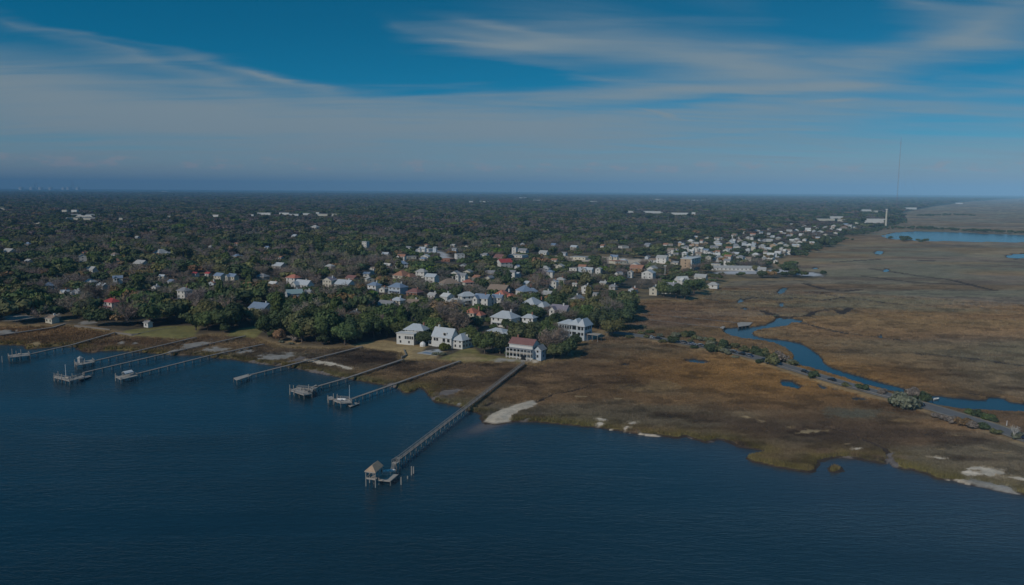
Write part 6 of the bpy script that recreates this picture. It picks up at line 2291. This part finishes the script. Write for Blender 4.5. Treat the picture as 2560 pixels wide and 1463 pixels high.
FARM = [leaf_crown('far_oak', 500 + k, 7.6, 4.4, 6.6, 10, 420, 1.0, 'far_foliage') for k in range(5)]
FARM += [leaf_crown('far_tall', 510, 4.3, 6.0, 8.6, 8, 330, 0.95, 'far_foliage'), leaf_crown('far_pine', 511, 3.9, 4.6, 11.5, 7, 300, 0.8, 'far_foliage', spiky=0.25),
         bare_crown('far_bare', 512, 11.0, 4.8, 520, 'far_foliage'), bare_crown('far_bare', 513, 11.0, 4.4, 520, 'far_foliage')]
kr = kid[REST]
pick = np.select([kr <= 3, kr == 4, kr == 5, kr == 6, kr == 7], [RNG.integers(0, 5, len(kr)), 5, 6, 7 + RNG.integers(0, 2, len(kr)), RNG.integers(0, 5, len(kr))], 5)
far_bare = (kr == 6) & (D_[REST] > 1500)
pick = np.where(far_bare, RNG.integers(0, 5, len(kr)), pick)
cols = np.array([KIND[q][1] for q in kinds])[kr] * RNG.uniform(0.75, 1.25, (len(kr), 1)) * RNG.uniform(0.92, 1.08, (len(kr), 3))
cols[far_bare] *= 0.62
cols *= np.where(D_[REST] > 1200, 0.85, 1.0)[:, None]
g = PT[REST, 2]
sc = np.stack([size[REST] * g, size[REST] * g, size[REST] * np.where(g > 1.3, 1.0, 1.0)], 1)
pts = np.stack([PT[REST, 0], PT[REST, 1], np.full(len(REST), 1.7)], 1)
# tree belts on the far marsh
for pl, n in (([(2245, 573), (2330, 574), (2400, 578), (2560, 585), (2700, 592)], 150), ([(2295, 541), (2380, 538), (2440, 541)], 60), ([(2105, 590), (2130, 588), (2160, 582), (2215, 571)], 70),
              ([(2215, 566), (2262, 552)], 60), ([(1985, 640), (2045, 617), (2105, 597)], 70), ([(2230, 598), (2300, 606)], 14)):
    q = plan(pl, 1.0)
    s_ = np.concatenate([[0], np.cumsum(np.linalg.norm(np.diff(q, axis=0), axis=1))])
    u = RNG.uniform(0, s_[-1], n)
    x = np.interp(u, s_, q[:, 0]) + RNG.normal(size=n) * 8
    y = np.interp(u, s_, q[:, 1]) + RNG.normal(size=n) * 14
    s2 = RNG.uniform(0.5, 0.95, n)
    pts = np.vstack([pts, np.stack([x, y, np.full(n, 0.6)], 1)])
    pick = np.concatenate([pick, RNG.integers(0, 5, n)])
    sc = np.vstack([sc, np.stack([s2, s2, s2 * 0.9], 1)])
    cols = np.vstack([cols, np.array(G_DARK) * RNG.uniform(0.8, 1.3, (n, 1))])
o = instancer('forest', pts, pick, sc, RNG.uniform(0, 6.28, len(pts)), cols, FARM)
o['label'] = 'wooded land of evergreen and bare crowns stretching to the horizon'
o['category'] = 'forest'

# --- marsh grass tufts
def tuft(name, seed, n, h, r):
    rng = np.random.default_rng(seed)
    b = MB()
    for _ in range(n):
        a, q = rng.uniform(0, 6.28), r * math.sqrt(rng.uniform())
        x, y = math.cos(a) * q, math.sin(a) * q
        l = h * rng.uniform(0.6, 1.2)
        dx, dy = rng.normal(size=2) * 0.28 * l
        t_ = rng.uniform(0, 6.28)
        wx, wy = math.cos(t_) * 0.10, math.sin(t_) * 0.10
        b.faces([(x - wx, y - wy, -0.1), (x + wx, y + wy, -0.1), (x + dx, y + dy, l)], [(0, 1, 2)], 'marsh_blades')
    return b.data(name)


TUFTS = [tuft('tuft', 600 + k, 26, 0.62, 0.85) for k in range(4)]
n = 230000
ang = RNG.uniform(R(-35), R(35), n)
vv = RNG.uniform(235, 760, n)
rr = 1990 * 92 / vv
gx, gy = rr * np.sin(ang), rr * np.cos(ang)
Fg = fields(gx, gy)
k = (Fg['cls'] == 1) & (Fg['z'] > 0.45) & (Fg['road'] > 8.5) & (Fg['up'] < 1.5)
gx, gy = gx[k], gy[k]
Dg = Fg['D'][k]
s_ = RNG.uniform(0.7, 1.3, k.sum()) * np.clip(Dg / 330, 0.9, 1.7)
edge = np.exp(-np.clip(Fg['shore'][k], 0, 50) / 4.0)
pz = np.stack([gx, gy, Fg['z'][k]], 1)
tint = Fg['col'][k] * RNG.uniform(0.9, 1.35, (k.sum(), 1))
o = instancer('marsh_grass', pz, RNG.integers(0, 4, k.sum()), np.stack([s_, s_, s_ * (0.75 + 0.9 * edge) * (1 - 0.75 * np.exp(np.clip(Fg['creek'][k], -60, 0) / 6.0))], 1), RNG.uniform(0, 6.28, k.sum()), tint, TUFTS)
o['label'] = 'tawny and olive marsh grass covering the tidal flats'
o['category'] = 'grass'
print('TUFTS', k.sum())

# ------------------------------------------------------------------ haze: one even box of air round the whole place
def build_haze():
    m = bpy.data.materials.new('haze')
    m.use_nodes = True
    nt = m.node_tree
    nt.nodes.clear()
    out = nt.nodes.new('ShaderNodeOutputMaterial')
    pv = nt.nodes.new('ShaderNodeVolumePrincipled')
    pv.inputs['Color'].default_value = HAZE_COL
    pv.inputs['Density'].default_value = HAZE_DENS
    pv.inputs['Anisotropy'].default_value = -0.5
    nt.links.new(pv.outputs[0], out.inputs['Volume'])
    MATS['haze'] = m
    b = MB()
    top = max(HMAST, CAM_H) + 12
    b.box((0, 0, (top - 4) / 2), (80000, 80000, top + 4), 'haze')
    o = b.build('haze')
    structure(o, 'stuff')
    o['label'] = 'thin blue haze lying over the whole landscape'
    o['category'] = 'haze'


HAZE_COL, HAZE_DENS = (0.34, 0.66, 1.0, 1), 0.00007
build_haze()
